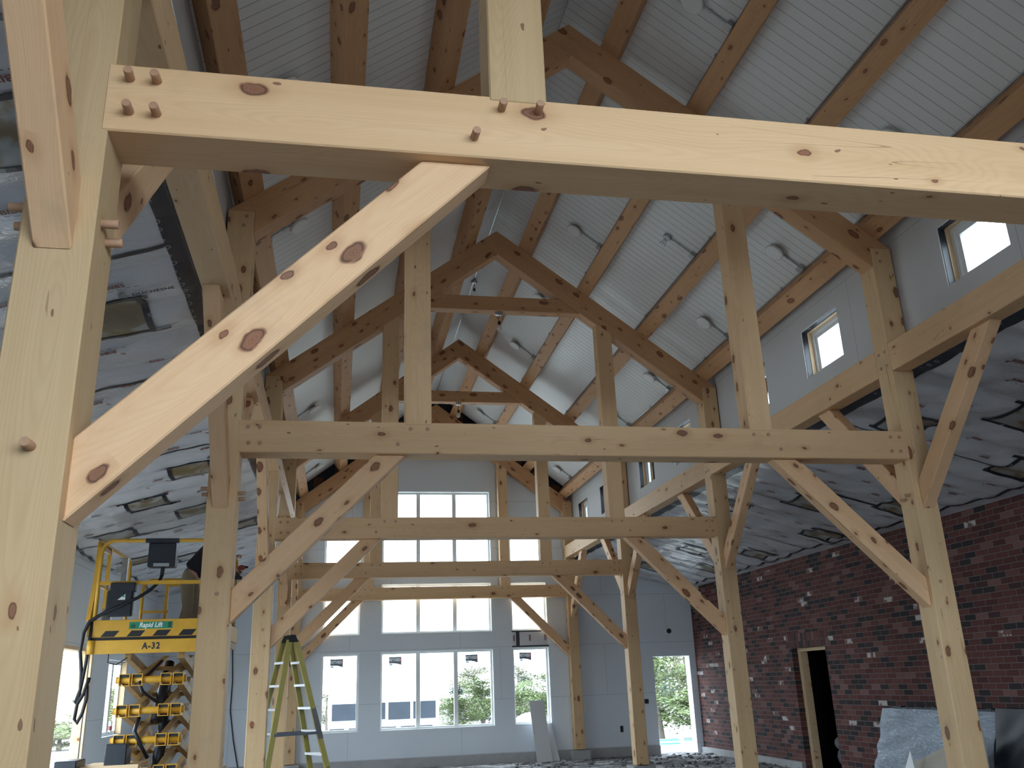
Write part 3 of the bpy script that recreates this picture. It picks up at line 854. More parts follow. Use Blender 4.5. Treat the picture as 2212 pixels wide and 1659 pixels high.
# ------------------------------------------------------------------ electrical: ceiling lights, conduits, pendants
BAYN = ['nearest and second frames', 'second and third frames', 'third and fourth frames', 'fourth frame and end wall']
def on_deck(x, y, d=0.0):
    s = 1 if x > 0 else -1
    return Vector((x - s * sn * d, y, ZR - SL * abs(x) - cs * d))
def ceiling_light(x, y, label, bare=False):
    s = 1 if x > 0 else -1
    nrm = Vector((-s * sn, 0, -cs)); dn = Vector((s * cs, 0, -sn))
    p = on_deck(x, y)
    t = thing('ceiling_light' if not bare else 'ceiling_junction_box', label, 'ceiling light' if not bare else 'junction box', p, 'round ceiling lights on the roof deck' if not bare else None)
    if not bare:
        m = MB(); m.tube([p + nrm * .002, p + nrm * .05], .052, 16); m.build('mounting_box', M_GALV, t)
        m = MB(); m.tube([p + nrm * .05, p + nrm * .053, p + nrm * .072, p + nrm * .080], [.10, .112, .112, .098], 28); m.build('lamp_disc', M_LAMP, t)
    else:
        m = MB(); m.tube([p + nrm * .002, p + nrm * .05], .055, 8); m.build('octagon_box', M_GALV, t)
        m = MB()
        for q in range(3):
            a = Vector((.02 * q - .02, .01 * q, 0))
            m.tube([p + nrm * .045 + a, p + nrm * .10 + a * 1.4, p + nrm * .15 + a * 2.2 + Vector((0, .02 * (q - 1), 0))], .003, 5)
        m.build('loose_wires', M_BLACK, t)
    # short conduit to the next purlin down the slope
    xe = min((a for a, b in PUR if a > abs(x)), default=3.0) + .085
    L = (xe - abs(x)) / cs
    e = on_deck(s * xe, y)
    m = MB(); m.tube([p + dn * .05 + nrm * .02, p + dn * .10 + nrm * .014, p + dn * L * .5 + nrm * .012, e + nrm * .02], .010, 8); m.build('conduit_arm', M_GALV, t)
    m = MB(); m.box(-.03, .03, -.045, .045, -.06, .0)
    mm = frame_matrix(e, dn, -nrm); m.build('pull_box', M_GALV, t, M=mm)
    m = MB(); q = p + dn * L * .45; m.tube([q + nrm * .012 - dn * .015, q + nrm * .012 + dn * .015], .016, 8); m.build('coupling', M_GALV, t)
    return t
for b in range(4):
    y0 = YB[b]
    for s, sd in ((1, 'right'), (-1, 'left')):
        for x, nmx in ((.955, 'upper'), (2.73, 'lower')):
            for dy, wh in ((1.32, 'first'), (3.46, 'second')):
                if s < 0 and x < 1: continue
                yy = y0 + dy if b < 3 else y0 + dy * (.985)
                ceiling_light(s * x, yy, f"round white ceiling light, {sd} slope {nmx} row, {wh} between {BAYN[b]}")
ceiling_light(1.84, 9.58, 'bare octagonal junction box with loose wires on right slope between second and third frames', bare=True)
for s, sd, rws in ((1, 'right', (1, 2, 3)), (-1, 'left', (3,))):
    for r in rws:
        xe = PUR[r][0] + .16 - .012
        nrm = Vector((-s * sn, 0, -cs))
        a = on_deck(s * (PUR[r][0] + .222 * sn - .014), YNEAR + .1, .012); bq = on_deck(s * (PUR[r][0] + .222 * sn - .014), 20.3, .012)
        o = MB().tube([a, bq], .0105, 8).build('conduit_run', M_GALV)
        tag(o, f"long thin steel conduit beside the {['top','second','third','lowest'][r]} purlin on the {sd} slope", 'conduit', None, 'thing')
        reg(o, Matrix.Identity(4))
        for j in range(9):
            c = a + (bq - a) * ((j + .6) / 9.2)
            MB().box(c.x - .016, c.x + .016, c.y - .012, c.y + .012, c.z - .016, c.z + .02).build('conduit_strap', M_GALV, o)

def pendant(p, label, bulb=True, name='hanging_bulb_lamp'):
    p = Vector(p)
    t = thing(name, label, 'pendant lamp', p)
    MB().tube([p, p - Vector((0, 0, .03)), p - Vector((0, 0, .045))], [.058, .058, .03], 16).build('canopy_box', M_GALV, t)
    c = p - Vector((0, 0, .045))
    MB().tube([c, c + Vector((.008, 0, -.03)), c + Vector((-.004, 0, -.065)), c + Vector((0, 0, -.095))], .005, 6).build('cord', M_BLACK, t)
    d = c - Vector((0, 0, .09))
    MB().tube([d, d - Vector((0, 0, .02)), d - Vector((0, 0, .06))], [.012, .022, .021], 12).build('socket', M_BLACK, t)
    if bulb:
        e = d - Vector((0, 0, .06))
        MB().tube([e, e - Vector((0, 0, .02)), e - Vector((0, 0, .045)), e - Vector((0, 0, .07)), e - Vector((0, 0, .09)), e - Vector((0, 0, .098))], [.016, .021, .033, .036, .024, .006], 14).build('bulb', M_LAMP, t, smooth=True)
pendant((0.01, YB[2] + .09, CB), 'bare bulb hanging under the collar beam of the third frame')
pendant((-0.02, YB[3] + .09, CB), 'bare bulb hanging under the collar beam of the fourth frame')
pendant((0, 14.0, ZR - .02), 'empty black lamp holder hanging from the ridge between third and fourth frames', bulb=False, name='ridge_lamp_holder')

# wall boxes on the drywall
for x, z, r, lab in ((5.478, 2.467, .06, 'round black electrical box in drywall above the bright doorway'), (4.79, .93, .05, 'square black switch box in drywall left of the bright doorway'),
                     (4.155, .365, .035, 'small black outlet box low in drywall between fourth and end-wall posts')):
    t = thing('electrical_box', lab, 'electrical box', (x, YEND, z), 'boxes in the end wall')
    m = MB()
    if r == .06: m.tube([(x, YEND + .05, z), (x, YEND - .006, z)], r, 8)
    else: m.box(x - r, x + r, YEND - .006, YEND + .05, z - r * (1 if r == .05 else 1.9), z + r * (1 if r == .05 else 1.9))
    m.build('box_body', M_DARK, t)
    MB().box(x - r * .55, x + r * .55, YEND - .009, YEND - .006, z - r * .5, z + r * .5).build('box_opening_shade', M_BLACK, t)  # black plate stands in for the shade inside the open box
m = MB(); m.tube([(-4.41, YEND - .03, 2.86), (-4.40, YEND - .035, 2.3), (-4.36, YEND - .03, 1.7), (-4.37, YEND - .03, 1.1), (-4.27, YEND - .04, .5), (-4.15, YEND - .05, -.02), (-4.05, YEND - .1, -.2)], .011, 8)
tag(m.build('hanging_cable', M_BLACK), 'thin black cable hanging down drywall left of the third frame post', 'cable', None, 'thing')
t = thing('temporary_outlet', 'small black power box low on drywall beside second frame post', 'power box', (-4.62, YEND, .5))
MB().box(-4.68, -4.57, YEND - .06, YEND, .42, .72).build('box_body', M_DARK, t)
MB().tube([(-4.64, YEND - .05, .43), (-4.62, YEND - .06, .2), (-4.54, YEND - .06, -.1), (-4.5, YEND - .1, -.2)], .012, 8).build('cord', M_BLACK, t)

# drywall offcuts leaning on the end wall
def leaning_board(x0, x1, h, yb_, yt, th, label, shift=0):
    m = MB(); z0 = -.2
    m.hexa([(x0 + shift, yb_, z0), (x1 + shift, yb_, z0), (x1 + shift, yb_ + th, z0), (x0 + shift, yb_ + th, z0), (x0, yt, h), (x1, yt, h), (x1, yt + th, h), (x0, yt + th, h)])
    o = m.build('drywall_offcut', M_DRY2, bevel=.003)
    return tag(o, label, 'drywall board', 'offcuts on the end wall', 'thing')
M_DRY2 = plain('grey_board_paper', (.58, .59, .61), .85, var=.04)
leaning_board(2.04, 2.38, 1.05, 20.20, 20.595, .02, 'tall narrow drywall offcut leaning under the right lower window', .05)
leaning_board(2.36, 2.53, .54, 20.27, 20.59, .02, 'shorter drywall offcut leaning right of the tall one', .08)

# ------------------------------------------------------------------ wrapped board stack by the brick wall
def foil_mat():
    m = NT('silver_foil_wrap'); m.set(.33, .45, .5)
    nz = m.noise(m.vmath('MULTIPLY', m.obj(), (1, 2.2, 1.3)), 3.0, 4, .6, 2.2)
    wv = m.n('ShaderNodeTexWave'); wv.inputs['Scale'].default_value = 2.6; wv.inputs['Distortion'].default_value = 5; m.l(m.obj(), wv.inputs['Vector'])
    n2 = m.noise(m.vmath('MULTIPLY', m.obj(), (2, 3, 6)), 5.0, 4, .65, 1.5)
    m.color(m.mix(nz[0], (.36, .41, .49), (.54, .60, .68)))
    m.bump(m.math('ADD', n2[0], m.math('MULTIPLY', wv.outputs['Color'], .5)), .9, .03)
    return m.m
M_FOIL = foil_mat()
t = thing('insulation_board_stack', 'silver foil-wrapped stack of boards leaning low against the brick wall', 'board stack', (5.8, 11.7, -.2))
def wall_lean(y0, y1, h, xb, xt, th, n=24, dy=0, wr=.017, sd=1):
    m = MB(); random.seed(sd)
    vs = []
    for j in range(n + 1):
        for i in range(n + 1):
            a = i / n; b_ = j / n
            y = y0 + (y1 - y0) * a + dy * (1 - b_); z = -.2 + (h + .2) * b_
            x = xb + (xt - xb) * b_ + wr * (sin(9 * a + 14 * b_ + 3 * sin(5 * b_ + a * 4)) + .6 * sin(31 * a + 17 * b_ * (1 - a)))
            vs.append((x, y, z))
    m.add(vs, [(j * (n + 1) + i, j * (n + 1) + i + 1, (j + 1) * (n + 1) + i + 1, (j + 1) * (n + 1) + i) for j in range(n) for i in range(n)])
    k = len(vs)
    m.hexa([(xb + .03, y0 + dy, -.2), (xb + .03 + th, y0 + dy, -.2), (xb + .03 + th, y1 + dy, -.2), (xb + .03, y1 + dy, -.2), (xt + .03, y0, h), (min(xt + .03 + th, XA - .01), y0, h), (min(xt + .03 + th, XA - .01), y1, h), (xt + .03, y1, h)])
    return m
wall_lean(10.45, 12.93, .885, 5.62, 5.90, .12, dy=.15).build('foil_wrap', M_FOIL, t, smooth=True)
m = MB()
for i in range(40):
    y = 10.5 + 2.2 * i / 40; m.box(5.90, 5.99, y, y + .05, .885, .905 + .02 * random.random())
m.build('stack_top_edge', M_DARK, t)
t2 = thing('dark_wrapped_panel', 'black wrapped panel leaning on the brick wall right of the foil stack', 'panel', (5.75, 9.8, -.2))
wall_lean(9.2, 10.42, .93, 5.60, 5.86, .1, wr=.006).build('black_wrap', M_DARK, t2, smooth=True)
M_BEIGE = plain('beige_board_face', (.46, .41, .34), .8, var=.06)
def poly_board(pts, th, mat, name, label, cat, grp=None):
    m = MB(); n = len(pts)
    vs = [Vector(p) for p in pts]; nv = (vs[1] - vs[0]).cross(vs[2] - vs[0]).normalized() * th
    m.add(vs + [v + nv for v in vs], [tuple(range(n)), tuple(reversed(range(n, 2 * n)))] + [(i, (i + 1) % n, n + (i + 1) % n, n + i) for i in range(n)])
    return tag(m.build(name, mat), label, cat, grp, 'thing')
poly_board([(5.55, 12.35, -.2), (5.30, 10.0, -.2), (5.52, 10.28, .72), (5.72, 12.3, .13)], .015, M_BEIGE, 'beige_board', 'beige sloping board resting against the foil-wrapped stack', 'board')
poly_board([(5.28, 11.92, -.2), (5.30, 11.4, -.2), (5.47, 11.75, .38)], .012, M_WHITE, 'white_scrap', 'white triangular board scrap standing before the foil stack, left of post', 'board scrap')
poly_board([(5.1, 10.55, -.2), (5.1, 10.3, -.2), (5.25, 10.32, .25), (5.25, 10.5, .25)], .04, M_WHITE, 'white_block', 'small white block in front of the beige board, right of post', 'block')
# bag of rubbish seen through the brick doorway
t = thing('rubbish_bag', 'crumpled grey bag on the ground inside the dark brick doorway', 'bag', (6.75, 15.3, -.2))
MB().ball((6.75, 15.45, .0), .26, 1, 1.1, .85).build('bag_body', plain('grey_bag_film', (.16, .17, .21), .4), t, smooth=True)
MB().ball((6.62, 15.6, .22), .10, 1, 1, 1.1, 8, 6).build('bag_neck', plain('grey_bag_neck', (.22, .23, .27), .4), t, smooth=True)
# loose rubble on the gravel
random.seed(21)
mb = MB()
for i in range(420):
    x = random.uniform(1.2, 6.0); y = random.uniform(15.2, 20.3); r = random.uniform(.012, .05) * (1 if i % 9 else 1.5)
    mb.ball((x, y, -.205 + r * .3), r, random.uniform(.7, 1.5), random.uniform(.7, 1.5), .6, 6, 4)
o = mb.build('loose_gravel', M_GRAVEL); tag(o, 'loose stones scattered over the gravel floor', 'gravel', None, 'stuff')

# ------------------------------------------------------------------ scissor lift
YF, YR = 11.93, 14.2
LXC, LW2 = -4.42, .76
lift = thing('scissor_lift', 'yellow scissor lift raised in left aisle with a worker on it', 'scissor lift', (LXC, 13.0, -.2))
def part(mb, name, mat, parent=lift, **k): return mb.build(name, mat, parent, **k)
xl, xr = LXC - LW2, LXC + LW2
m = MB(); m.box(xl + .02, xr - .02, YF + .02, YR, 2.05, 2.20); deckp = part(m, 'platform_deck', M_YELD)
m = MB(); m.box(xl, xr, YF - .02, YF + .02, 2.14, 2.345); fas = part(m, 'front_fascia', M_YEL, bevel=.004)
m = MB()
m.box(xl + .03, xr - .03, YF - .005, YF + .03, 2.10, 2.14); part(m, 'fascia_gap_shade', M_BLACK)  # black strip stands in for the shade between fascia and cross beam
m = MB(); m.box(xl + .06, xr - .02, YF - .045, YF - .01, 1.945, 2.105); beam2 = part(m, 'lower_cross_beam', M_YEL, bevel=.004)
MB().tube([(xl + .07, YF - .03, 1.945), (xl + .07, YF - .03, 2.105)], .05, 12).build('beam_end', M_YEL, lift, smooth=True)
m = MB(); m.box(xl, xl + .04, YF, YR, 2.14, 2.345).box(xr - .04, xr, YF, YR, 2.14, 2.345).box(xl, xr, YR - .02, YR + .02, 2.14, 2.345); part(m, 'toe_board', M_YEL)
# hazard stripes and signs on the fascia
for i in range(5):
    a = xl + .16 + i * .30
    MB().quad((a, YF - .0215, 2.145), (a + .16, YF - .0215, 2.145), (a + .215, YF - .0215, 2.215), (a + .055, YF - .0215, 2.215)).build('hazard_stripe', M_BLACK, fas)
M_GREEN = plain('sign_green', (.02, .22, .12), .5, var=.05)
MB().quad((-4.70, YF - .0225, 2.232), (-4.195, YF - .0225, 2.232), (-4.195, YF - .0225, 2.315), (-4.70, YF - .0225, 2.315)).build('sign_plate', M_GREEN, fas)
m = MB(); put_text(m, text_mesh('Rapid Lift', .082, shear=.22, bold=.0022), (-4.45, YF - .0245, 2.275), (1, 0, 0), (0, 0, 1), sx=.86); m.build('sign_lettering', M_WHITE, fas)
m = MB()
for q in range(3): m.box(-4.675 + q * .018, -4.665 + q * .018, YF - .0245, YF - .0235, 2.245, 2.285)
for q in range(4): m.bar((-4.245, YF - .024, 2.245 + q * .016), (-4.21, YF - .024, 2.258 + q * .016), .004, .004); m.bar((-4.21, YF - .024, 2.245 + q * .016), (-4.245, YF - .024, 2.258 + q * .016), .004, .004)
m.build('sign_emblem', M_DARK, fas)
m = MB(); put_text(m, text_mesh('A-32', .105, space=1.2, bold=.004), (-4.42, YF - .0475, 2.025), (1, 0, 0), (0, 0, 1), sx=.85); m.build('stencil_lettering', M_DARK, beam2)
# guard rails
def arc(c, r, a0, a1, ax, az, n=6): return [Vector(c) + Vector(ax) * r * cos(a0 + (a1 - a0) * i / n) + Vector(az) * r * sin(a0 + (a1 - a0) * i / n) for i in range(n + 1)]
X3, Z3, Y3 = Vector((1, 0, 0)), Vector((0, 0, 1)), Vector((0, 1, 0))
zt_, zm = 3.315, 2.79
pts = [Vector((xl + .09, YF, 2.345))] + arc((xl + .22, YF, zt_ - .15), .15, pi, pi / 2, X3, Z3) + list(reversed(arc((xr - .22, YF, zt_ - .15), .15, 0, pi / 2, X3, Z3)))[0:] + [Vector((xr - .09, YF, 2.345))]
pts[0].x = xl + .07; 
rail = part(MB().tube(pts, .024, 10), 'front_guard_rail', M_YEL, smooth=True)
MB().bar((xl + .08, YF, zm), (xr - .08, YF, zm), .03, .045).build('mid_rail', M_YEL, rail)
for sx, xx in (('l', xl + .02), ('r', xr - .02)):
    side = part(MB().tube([(xx, YF + .05, 2.345), (xx, YF + .05, zt_ - .02), (xx, YF + .09, zt_), (xx, YR - .5, zt_), (xx, YR - .42, zt_ - .06), (xx, YR - .42, 2.345)], .024, 10), 'side_guard_rail', M_YEL, smooth=True)
    MB().bar((xx, YF + .05, zm), (xx, YR - .42, zm), .035, .035).build('mid_rail', M_YEL, side)
    MB().bar((xx, YF + .62, 2.345), (xx, YF + .62, zt_), .045, .045).build('rail_post', M_YEL, side)
post_out = MB(); post_out.bar((xl - .01, YF + .03, 2.34), (xl + .06, YF + .03, zt_ - .08), .05, .05)
part(post_out, 'corner_post', M_YEL)
rr = part(MB().tube([(xl + .14, YR, 2.345)] + arc((xl + .29, YR, 3.08 - .15), .15, pi, pi / 2, X3, Z3) + list(reversed(arc((xr - .29, YR, 3.08 - .15), .15, 0, pi / 2, X3, Z3))) + [(xr - .14, YR, 2.345)], .024, 10), 'rear_guard_rail', M_YEL, smooth=True)
MB().bar((xl + .14, YR, 2.62), (xl + .52, YR, 2.62), .035, .035).build('mid_rail', M_YEL, rr)
MB().bar((xl + .48, YR, 2.345), (xl + .48, YR, 3.06), .045, .045).build('rail_post', M_YEL, rr)
MB().bar((xl + .45, YR, 3.03), (xr - .3, YR, 3.03), .03, .09).build('rail_plate', M_YEL, rr)
# control boxes
cb = part(MB().box(-4.565, -4.235, YF + .01, YF + .19, 2.985, 3.29), 'control_box', M_DARK, bevel=.012)
MB().box(-4.49, -4.30, YF + .0, YF + .015, 2.99, 3.03).build('connector_plate', M_GALV, cb)
MB().box(-4.60, -4.20, YF - .03, YF + .03, 3.285, 3.338).build('box_bracket', M_DARK, cb)
MB().tube([(-4.385, YF + .08, 2.985), (-4.39, YF + .08, 2.89)], .025, 10).build('cable_plug', M_HYD, cb)
mc = part(MB().box(-4.99, -4.68, YF - .06, YF + .05, 2.385, 2.70), 'manual_case', M_DARK, bevel=.02)
MB().box(-4.955, -4.665, YF - .065, YF + .05, 2.68, 2.79).build('case_lid', M_DARK, mc, bevel=.01)
MB().add([(-4.86, YF - .062, 2.58), (-4.77, YF - .062, 2.58), (-4.77, YF - .062, 2.65)], [(0, 1, 2)]).build('case_sticker', M_LAMP, mc)
MB().quad((-4.82, YF - .063, 2.615), (-4.775, YF - .063, 2.615), (-4.775, YF - .063, 2.63), (-4.82, YF - .063, 2.63)).build('sticker_band', M_GREEN, mc)
part(MB().tube([(-4.385, YF + .08, 2.90), (-4.41, YF + .05, 2.80), (-4.50, YF - .03, 2.69), (-4.62, YF - .08, 2.60), (-4.80, YF - .085, 2.51), (-4.97, YF - .07, 2.44), (-5.06, YF - .05, 2.39), (-5.15, YF - .05, 2.33), (-5.205, YF - .05, 2.2), (-5.22, YF - .05, 1.98), (-5.18, YF - .05, 1.74), (-5.17, YF - .05, 1.55), (-5.21, YF - .05, 1.40), (-5.19, YF - .05, 1.38), (-5.13, YF - .05, 1.50), (-5.08, YF - .06, 1.68)], .022, 8), 'control_cable', M_BLACK, smooth=True)
part(MB().tube([(-5.13, YF + .0, 2.36), (-5.135, YF - .04, 2.1), (-5.14, YF - .05, 1.85), (-5.165, YF - .05, 1.6), (-5.19, YF - .05, 1.35), (-5.2, YF - .05, 1.22), (-5.17, YF - .05, 1.17), (-5.12, YF - .05, 1.28), (-5.09, YF - .05, 1.45), (-5.10, YF - .05, 1.6)], .02, 8), 'cable_loop', M_BLACK, smooth=True)
# side gate fittings
part(MB().bar((xl + .02, YF + .1, 3.25), (xl + .02, YF + .6, 3.25), .03, .05), 'gate_bar', M_LUMBER)
part(MB().box(xl + .13, xl + .24, YF + .55, YF + .66, 2.98, 3.06), 'gate_latch', M_GALV)
part(MB().box(xl + .19, xl + .26, YF + .58, YF + .64, 2.5, 3.18), 'gate_post', M_GALV)
part(MB().box(xl + .1, xl + .2, YF + .2, YF + .3, 2.345, 2.5), 'tool_tub', M_GALV)
# scissor stack: levels of crossed arms, their square tube ends facing the camera
zs = [.25, .60, .95, 1.285, 1.64, 1.93]
ya, yb2 = YF + .12, YR - .35
hw = .345
for i in range(len(zs) - 1):
    z0, z1 = zs[i], zs[i + 1]
    for sx in (-1, 1):
        for nm, off, A, B in (('outer', hw, (ya, z1), (yb2, z0)), ('inner', hw - .145, (ya, z0), (yb2, z1))):
            x = LXC + .02 + sx * (off - .035)
            m = MB(); m.bar((x, A[0], A[1]), (x, B[0], B[1]), .08, .10)
            part(m, 'scissor_arm', M_YELD, bevel=.004)
    if 0 < i:
        p = part(MB().tube([(LXC - hw - .03, ya, z0), (LXC + hw + .07, ya, z0)], .042, 14), 'pivot_pin', M_YEL, smooth=True)
        for xx in (-hw + .055, -hw + .2, hw - .16, hw - .015):
            x = LXC + xx
            m = MB(); w = .062
            for bx in ((x - w, x + w, z0 - w - .008, z0 - w), (x - w, x + w, z0 + w, z0 + w + .008), (x - w, x - w + .008, z0 - w, z0 + w), (x + w - .008, x + w, z0 - w, z0 + w)):
                m.box(bx[0], bx[1], ya - .07, ya + .05, bx[2], bx[3])
            m.build('tube_end', M_YEL, p)
            MB().box(x - w + .008, x + w - .008, ya - .05, ya + .04, z0 + .03, z0 + w).build('tube_inner_shade', M_BLACK, p)  # black block stands in for the shade inside the tube end
        MB().tube([(LXC - hw - .05, ya, z0), (LXC - hw - .02, ya, z0)], .04, 12).build('pin_cap', M_YEL, p)
    yc, zc_ = (ya + yb2) / 2, (z0 + z1) / 2
    part(MB().tube([(LXC - hw, yc, zc_), (LXC + hw + .06, yc, zc_)], .028, 10), 'centre_pin', M_YELD, smooth=True)
    part(MB().tube([(LXC + hw + .02, yb2, z1), (LXC + hw + .1, yb2, z1)], .04, 10), 'rear_pin', M_HYD)
part(MB().tube([(LXC + .03, ya + .5, .35), (LXC + .06, yc - .1, 1.0), (LXC + .03, yc + .1, 1.62)], [.07, .07, .05], 14), 'hydraulic_cylinder', M_HYD, smooth=True)
part(MB().tube([(LXC + .0, yc - .3, 1.15), (LXC + .03, yc + .15, 1.86)], [.075, .06], 14), 'hydraulic_cylinder', M_HYD, smooth=True)
part(MB().tube([(LXC + .06, ya + .3, 1.86), (LXC - .05, ya + .1, 1.70), (LXC - .12, ya - .05, 1.60), (LXC - .08, ya, 1.50), (LXC + .06, ya + .2, 1.38)], .022, 8), 'hydraulic_hose', M_HYD, smooth=True)
part(MB().tube([(LXC - .1, ya + .05, 1.2), (LXC - .12, ya - .06, 1.05), (LXC - .04, ya - .05, .9), (LXC + .02, ya + .1, .75)], .026, 8), 'hydraulic_hose', M_HYD, smooth=True)
part(MB().tube([(LXC - .5, YF + .05, 2.05), (LXC - .5, YF + .05, 1.85), (LXC - .4, YF + .05, 1.82), (LXC - .28, YF + .05, 1.9)], .008, 6), 'dangling_wire', M_BLACK)
# chassis
part(MB().box(xl + .05, xr - .05, YF - .1, YR + .1, .12, .50), 'chassis', M_YELD, bevel=.02)
part(MB().box(xl + .12, xl + .75, YF - .12, YF + .5, .66, .70), 'chassis_cover', M_LUMBER)
part(MB().box(xl - .12, xl + .12, YF - .3, YF + .1, .45, .78), 'outrigger_box', M_DARK, bevel=.012)
part(MB().box(xl + .36, xl + .60, YF - .08, YF + .2, .68, .93), 'valve_box', M_DARK, bevel=.012)
for sx in (-1, 1):
    for yy in (YF + .25, YR - .25):
        part(MB().tube([(LXC + sx * (LW2 - .02), yy, .12), (LXC + sx * (LW2 + .14), yy, .12)], .32, 22), 'wheel', M_BLACK, smooth=False)

# ------------------------------------------------------------------ worker
def skin_body(name, nodes, edges, mat, parent, sub=2, root=0):
    me = bpy.data.meshes.new(name)
    inv = MW[parent.name].inverted()
    me.from_pydata([inv @ Vector(n[0]) for n in nodes], edges, [])
    o = bpy.data.objects.new(name, me); COL.objects.link(o)
    md = o.modifiers.new('skin', 'SKIN'); md.use_smooth_shade = True
    for i, n in enumerate(nodes):
        r = n[1] if isinstance(n[1], tuple) else (n[1], n[1])
        me.skin_vertices[0].data[i].radius = r
        me.skin_vertices[0].data[i].use_root = i == root
    sb = o.modifiers.new('sub', 'SUBSURF'); sb.levels = sub
    dg = bpy.context.evaluated_depsgraph_get()
    ev = bpy.data.meshes.new_from_object(o.evaluated_get(dg))
    bpy.data.objects.remove(o); bpy.data.meshes.remove(me)
    ev.materials.clear(); ev.materials.append(mat)
    for p in ev.polygons: p.use_smooth = True
    o = bpy.data.objects.new(name, ev); COL.objects.link(o); o.parent = parent; reg(o, MW[parent.name])
    return o
M_SKIN = plain('skin', (.50, .29, .21), .5, var=.06)
M_TROU = plain('khaki_work_trousers', (.26, .225, .165), .85, var=.18, scale=9, bump=.5)
M_SHIRT = plain('black_shirt', (.016, .018, .026), .85, var=.2, scale=9, bump=.4)
M_BOOT = plain('brown_boot_leather', (.10, .075, .05), .6, var=.2)
M_HAIR = plain('dark_hair', (.03, .022, .016), .7, var=.2)
MY = 13.35
man = thing('person', 'person in black shirt and khaki trousers bending right on the yellow lift, tool in hand', 'person', (-4.42, MY, 2.2))
J = {}
def P3(x, dy, z): return (x + .14 * max(0, min(1, (-3.75 - x) / .4)), MY + dy, z)
nodes = [(P3(-4.40, 0, 3.03), (.12, .14)), (P3(-4.29, 0, 3.16), (.115, .135)), (P3(-4.16, 0, 3.30), (.12, .15)), (P3(-4.05, 0, 3.42), (.11, .16)), (P3(-3.97, 0, 3.50), (.055, .055)), (P3(-3.92, 0, 3.56), (.075, .07)), (P3(-3.87, 0, 3.63), (.085, .078)), (P3(-3.83, 0, 3.69), (.06, .055)),
         (P3(-4.41, -.09, 2.98), .088), (P3(-4.37, -.10, 2.60), .062), (P3(-4.45, -.10, 2.28), .042), (P3(-4.36, -.10, 2.235), .035),
         (P3(-4.41, .09, 2.98), .088), (P3(-4.32, .10, 2.61), .062), (P3(-4.36, .10, 2.28), .042), (P3(-4.27, .10, 2.235), .035),
         (P3(-4.02, -.18, 3.42), .058), (P3(-3.86, -.22, 3.20), .044), (P3(-3.66, -.17, 3.09), .028), (P3(-3.60, -.16, 3.085), (.036, .022)),
         (P3(-4.02, .18, 3.42), .058), (P3(-3.88, .22, 3.22), .044), (P3(-3.72, .12, 3.30), .028), (P3(-3.66, .10, 3.32), (.036, .022)),
         (P3(-3.80, 0, 3.60), .02)]
edges = [(0, 1), (1, 2), (2, 3), (3, 4), (4, 5), (5, 6), (6, 7), (0, 8), (8, 9), (9, 10), (10, 11), (0, 12), (12, 13), (13, 14), (14, 15), (3, 16), (16, 17), (17, 18), (18, 19), (3, 20), (20, 21), (21, 22), (22, 23), (6, 24)]
def fingers(base, d, u, side):
    """five curled fingers from the palm: lengths and bends differ"""
    b0 = len(nodes)
    d, u, side = Vector(d), Vector(u), Vector(side)
    for k, L in enumerate((.030, .034, .032, .026)):
        o = Vector(base) + side * (.027 - .018 * k)
        i0 = len(nodes)
        nodes.extend([(tuple(o + d * .03), .0095), (tuple(o + d * (.03 + L)), .0088), (tuple(o + d * (.032 + L) - u * .028), .008), (tuple(o + d * (.018 + L) - u * .045), .007)])
        edges.extend([(base_idx, i0), (i0, i0 + 1), (i0 + 1, i0 + 2), (i0 + 2, i0 + 3)])
    i0 = len(nodes); o = Vector(base) + side * .034
    nodes.extend([(tuple(o + d * .005 - u * .01), .011), (tuple(o + d * .025 - u * .03), .0095), (tuple(o + d * .035 - u * .048), .008)])
    edges.extend([(base_idx, i0), (i0, i0 + 1), (i0 + 1, i0 + 2)])
base_idx = 19; fingers(nodes[19][0], (1, 0, -.1), (.1, 0, 1), (0, -1, 0))
base_idx = 23; fingers(nodes[23][0], (1, 0, .2), (-.2, 0, 1), (0, -1, 0))
body = skin_body('body', nodes, edges, M_SKIN, man)
tn = [(P3(-4.41, 0, 3.05), (.135, .15)), (P3(-4.35, 0, 3.14), (.135, .15)), (P3(-4.42, -.085, 2.96), .108), (P3(-4.40, -.10, 2.78), .095), (P3(-4.375, -.10, 2.60), .082), (P3(-4.42, -.10, 2.42), .075), (P3(-4.455, -.10, 2.27), .07),
      (P3(-4.40, .085, 2.96), .108), (P3(-4.35, .10, 2.78), .095), (P3(-4.315, .10, 2.60), .082), (P3(-4.34, .10, 2.42), .075), (P3(-4.36, .10, 2.27), .07)]
skin_body('trousers', tn, [(0, 1), (0, 2), (2, 3), (3, 4), (4, 5), (5, 6), (0, 7), (7, 8), (8, 9), (9, 10), (10, 11)], M_TROU, man)
sh = [(P3(-4.20, 0, 3.27), (.15, .165)), (P3(-4.33, 0, 3.135), (.15, .162)), (P3(-4.40, 0, 3.075), (.15, .16)), (P3(-4.07, 0, 3.41), (.135, .17)), (P3(-3.99, 0, 3.48), (.07, .075)),
      (P3(-4.02, -.18, 3.42), .078), (P3(-3.92, -.205, 3.29), .066), (P3(-4.02, .18, 3.42), .078), (P3(-3.93, .205, 3.30), .066)]
skin_body('shirt', sh, [(0, 1), (1, 2), (0, 3), (3, 4), (3, 5), (5, 6), (3, 7), (7, 8)], M_SHIRT, man)
for dy, x in ((-.10, -4.31), (.10, -4.22)):
    MB().ball((x + .035, MY + dy, 2.232), .11, 1.2, .48, .33).tube([(x, MY + dy, 2.24), (x, MY + dy, 2.36)], .058, 12).build('boot', M_BOOT, man, smooth=True)
MB().ball((-3.835, MY, 3.655), .104, .95, .92, .95).build('hair', M_HAIR, man, smooth=True)
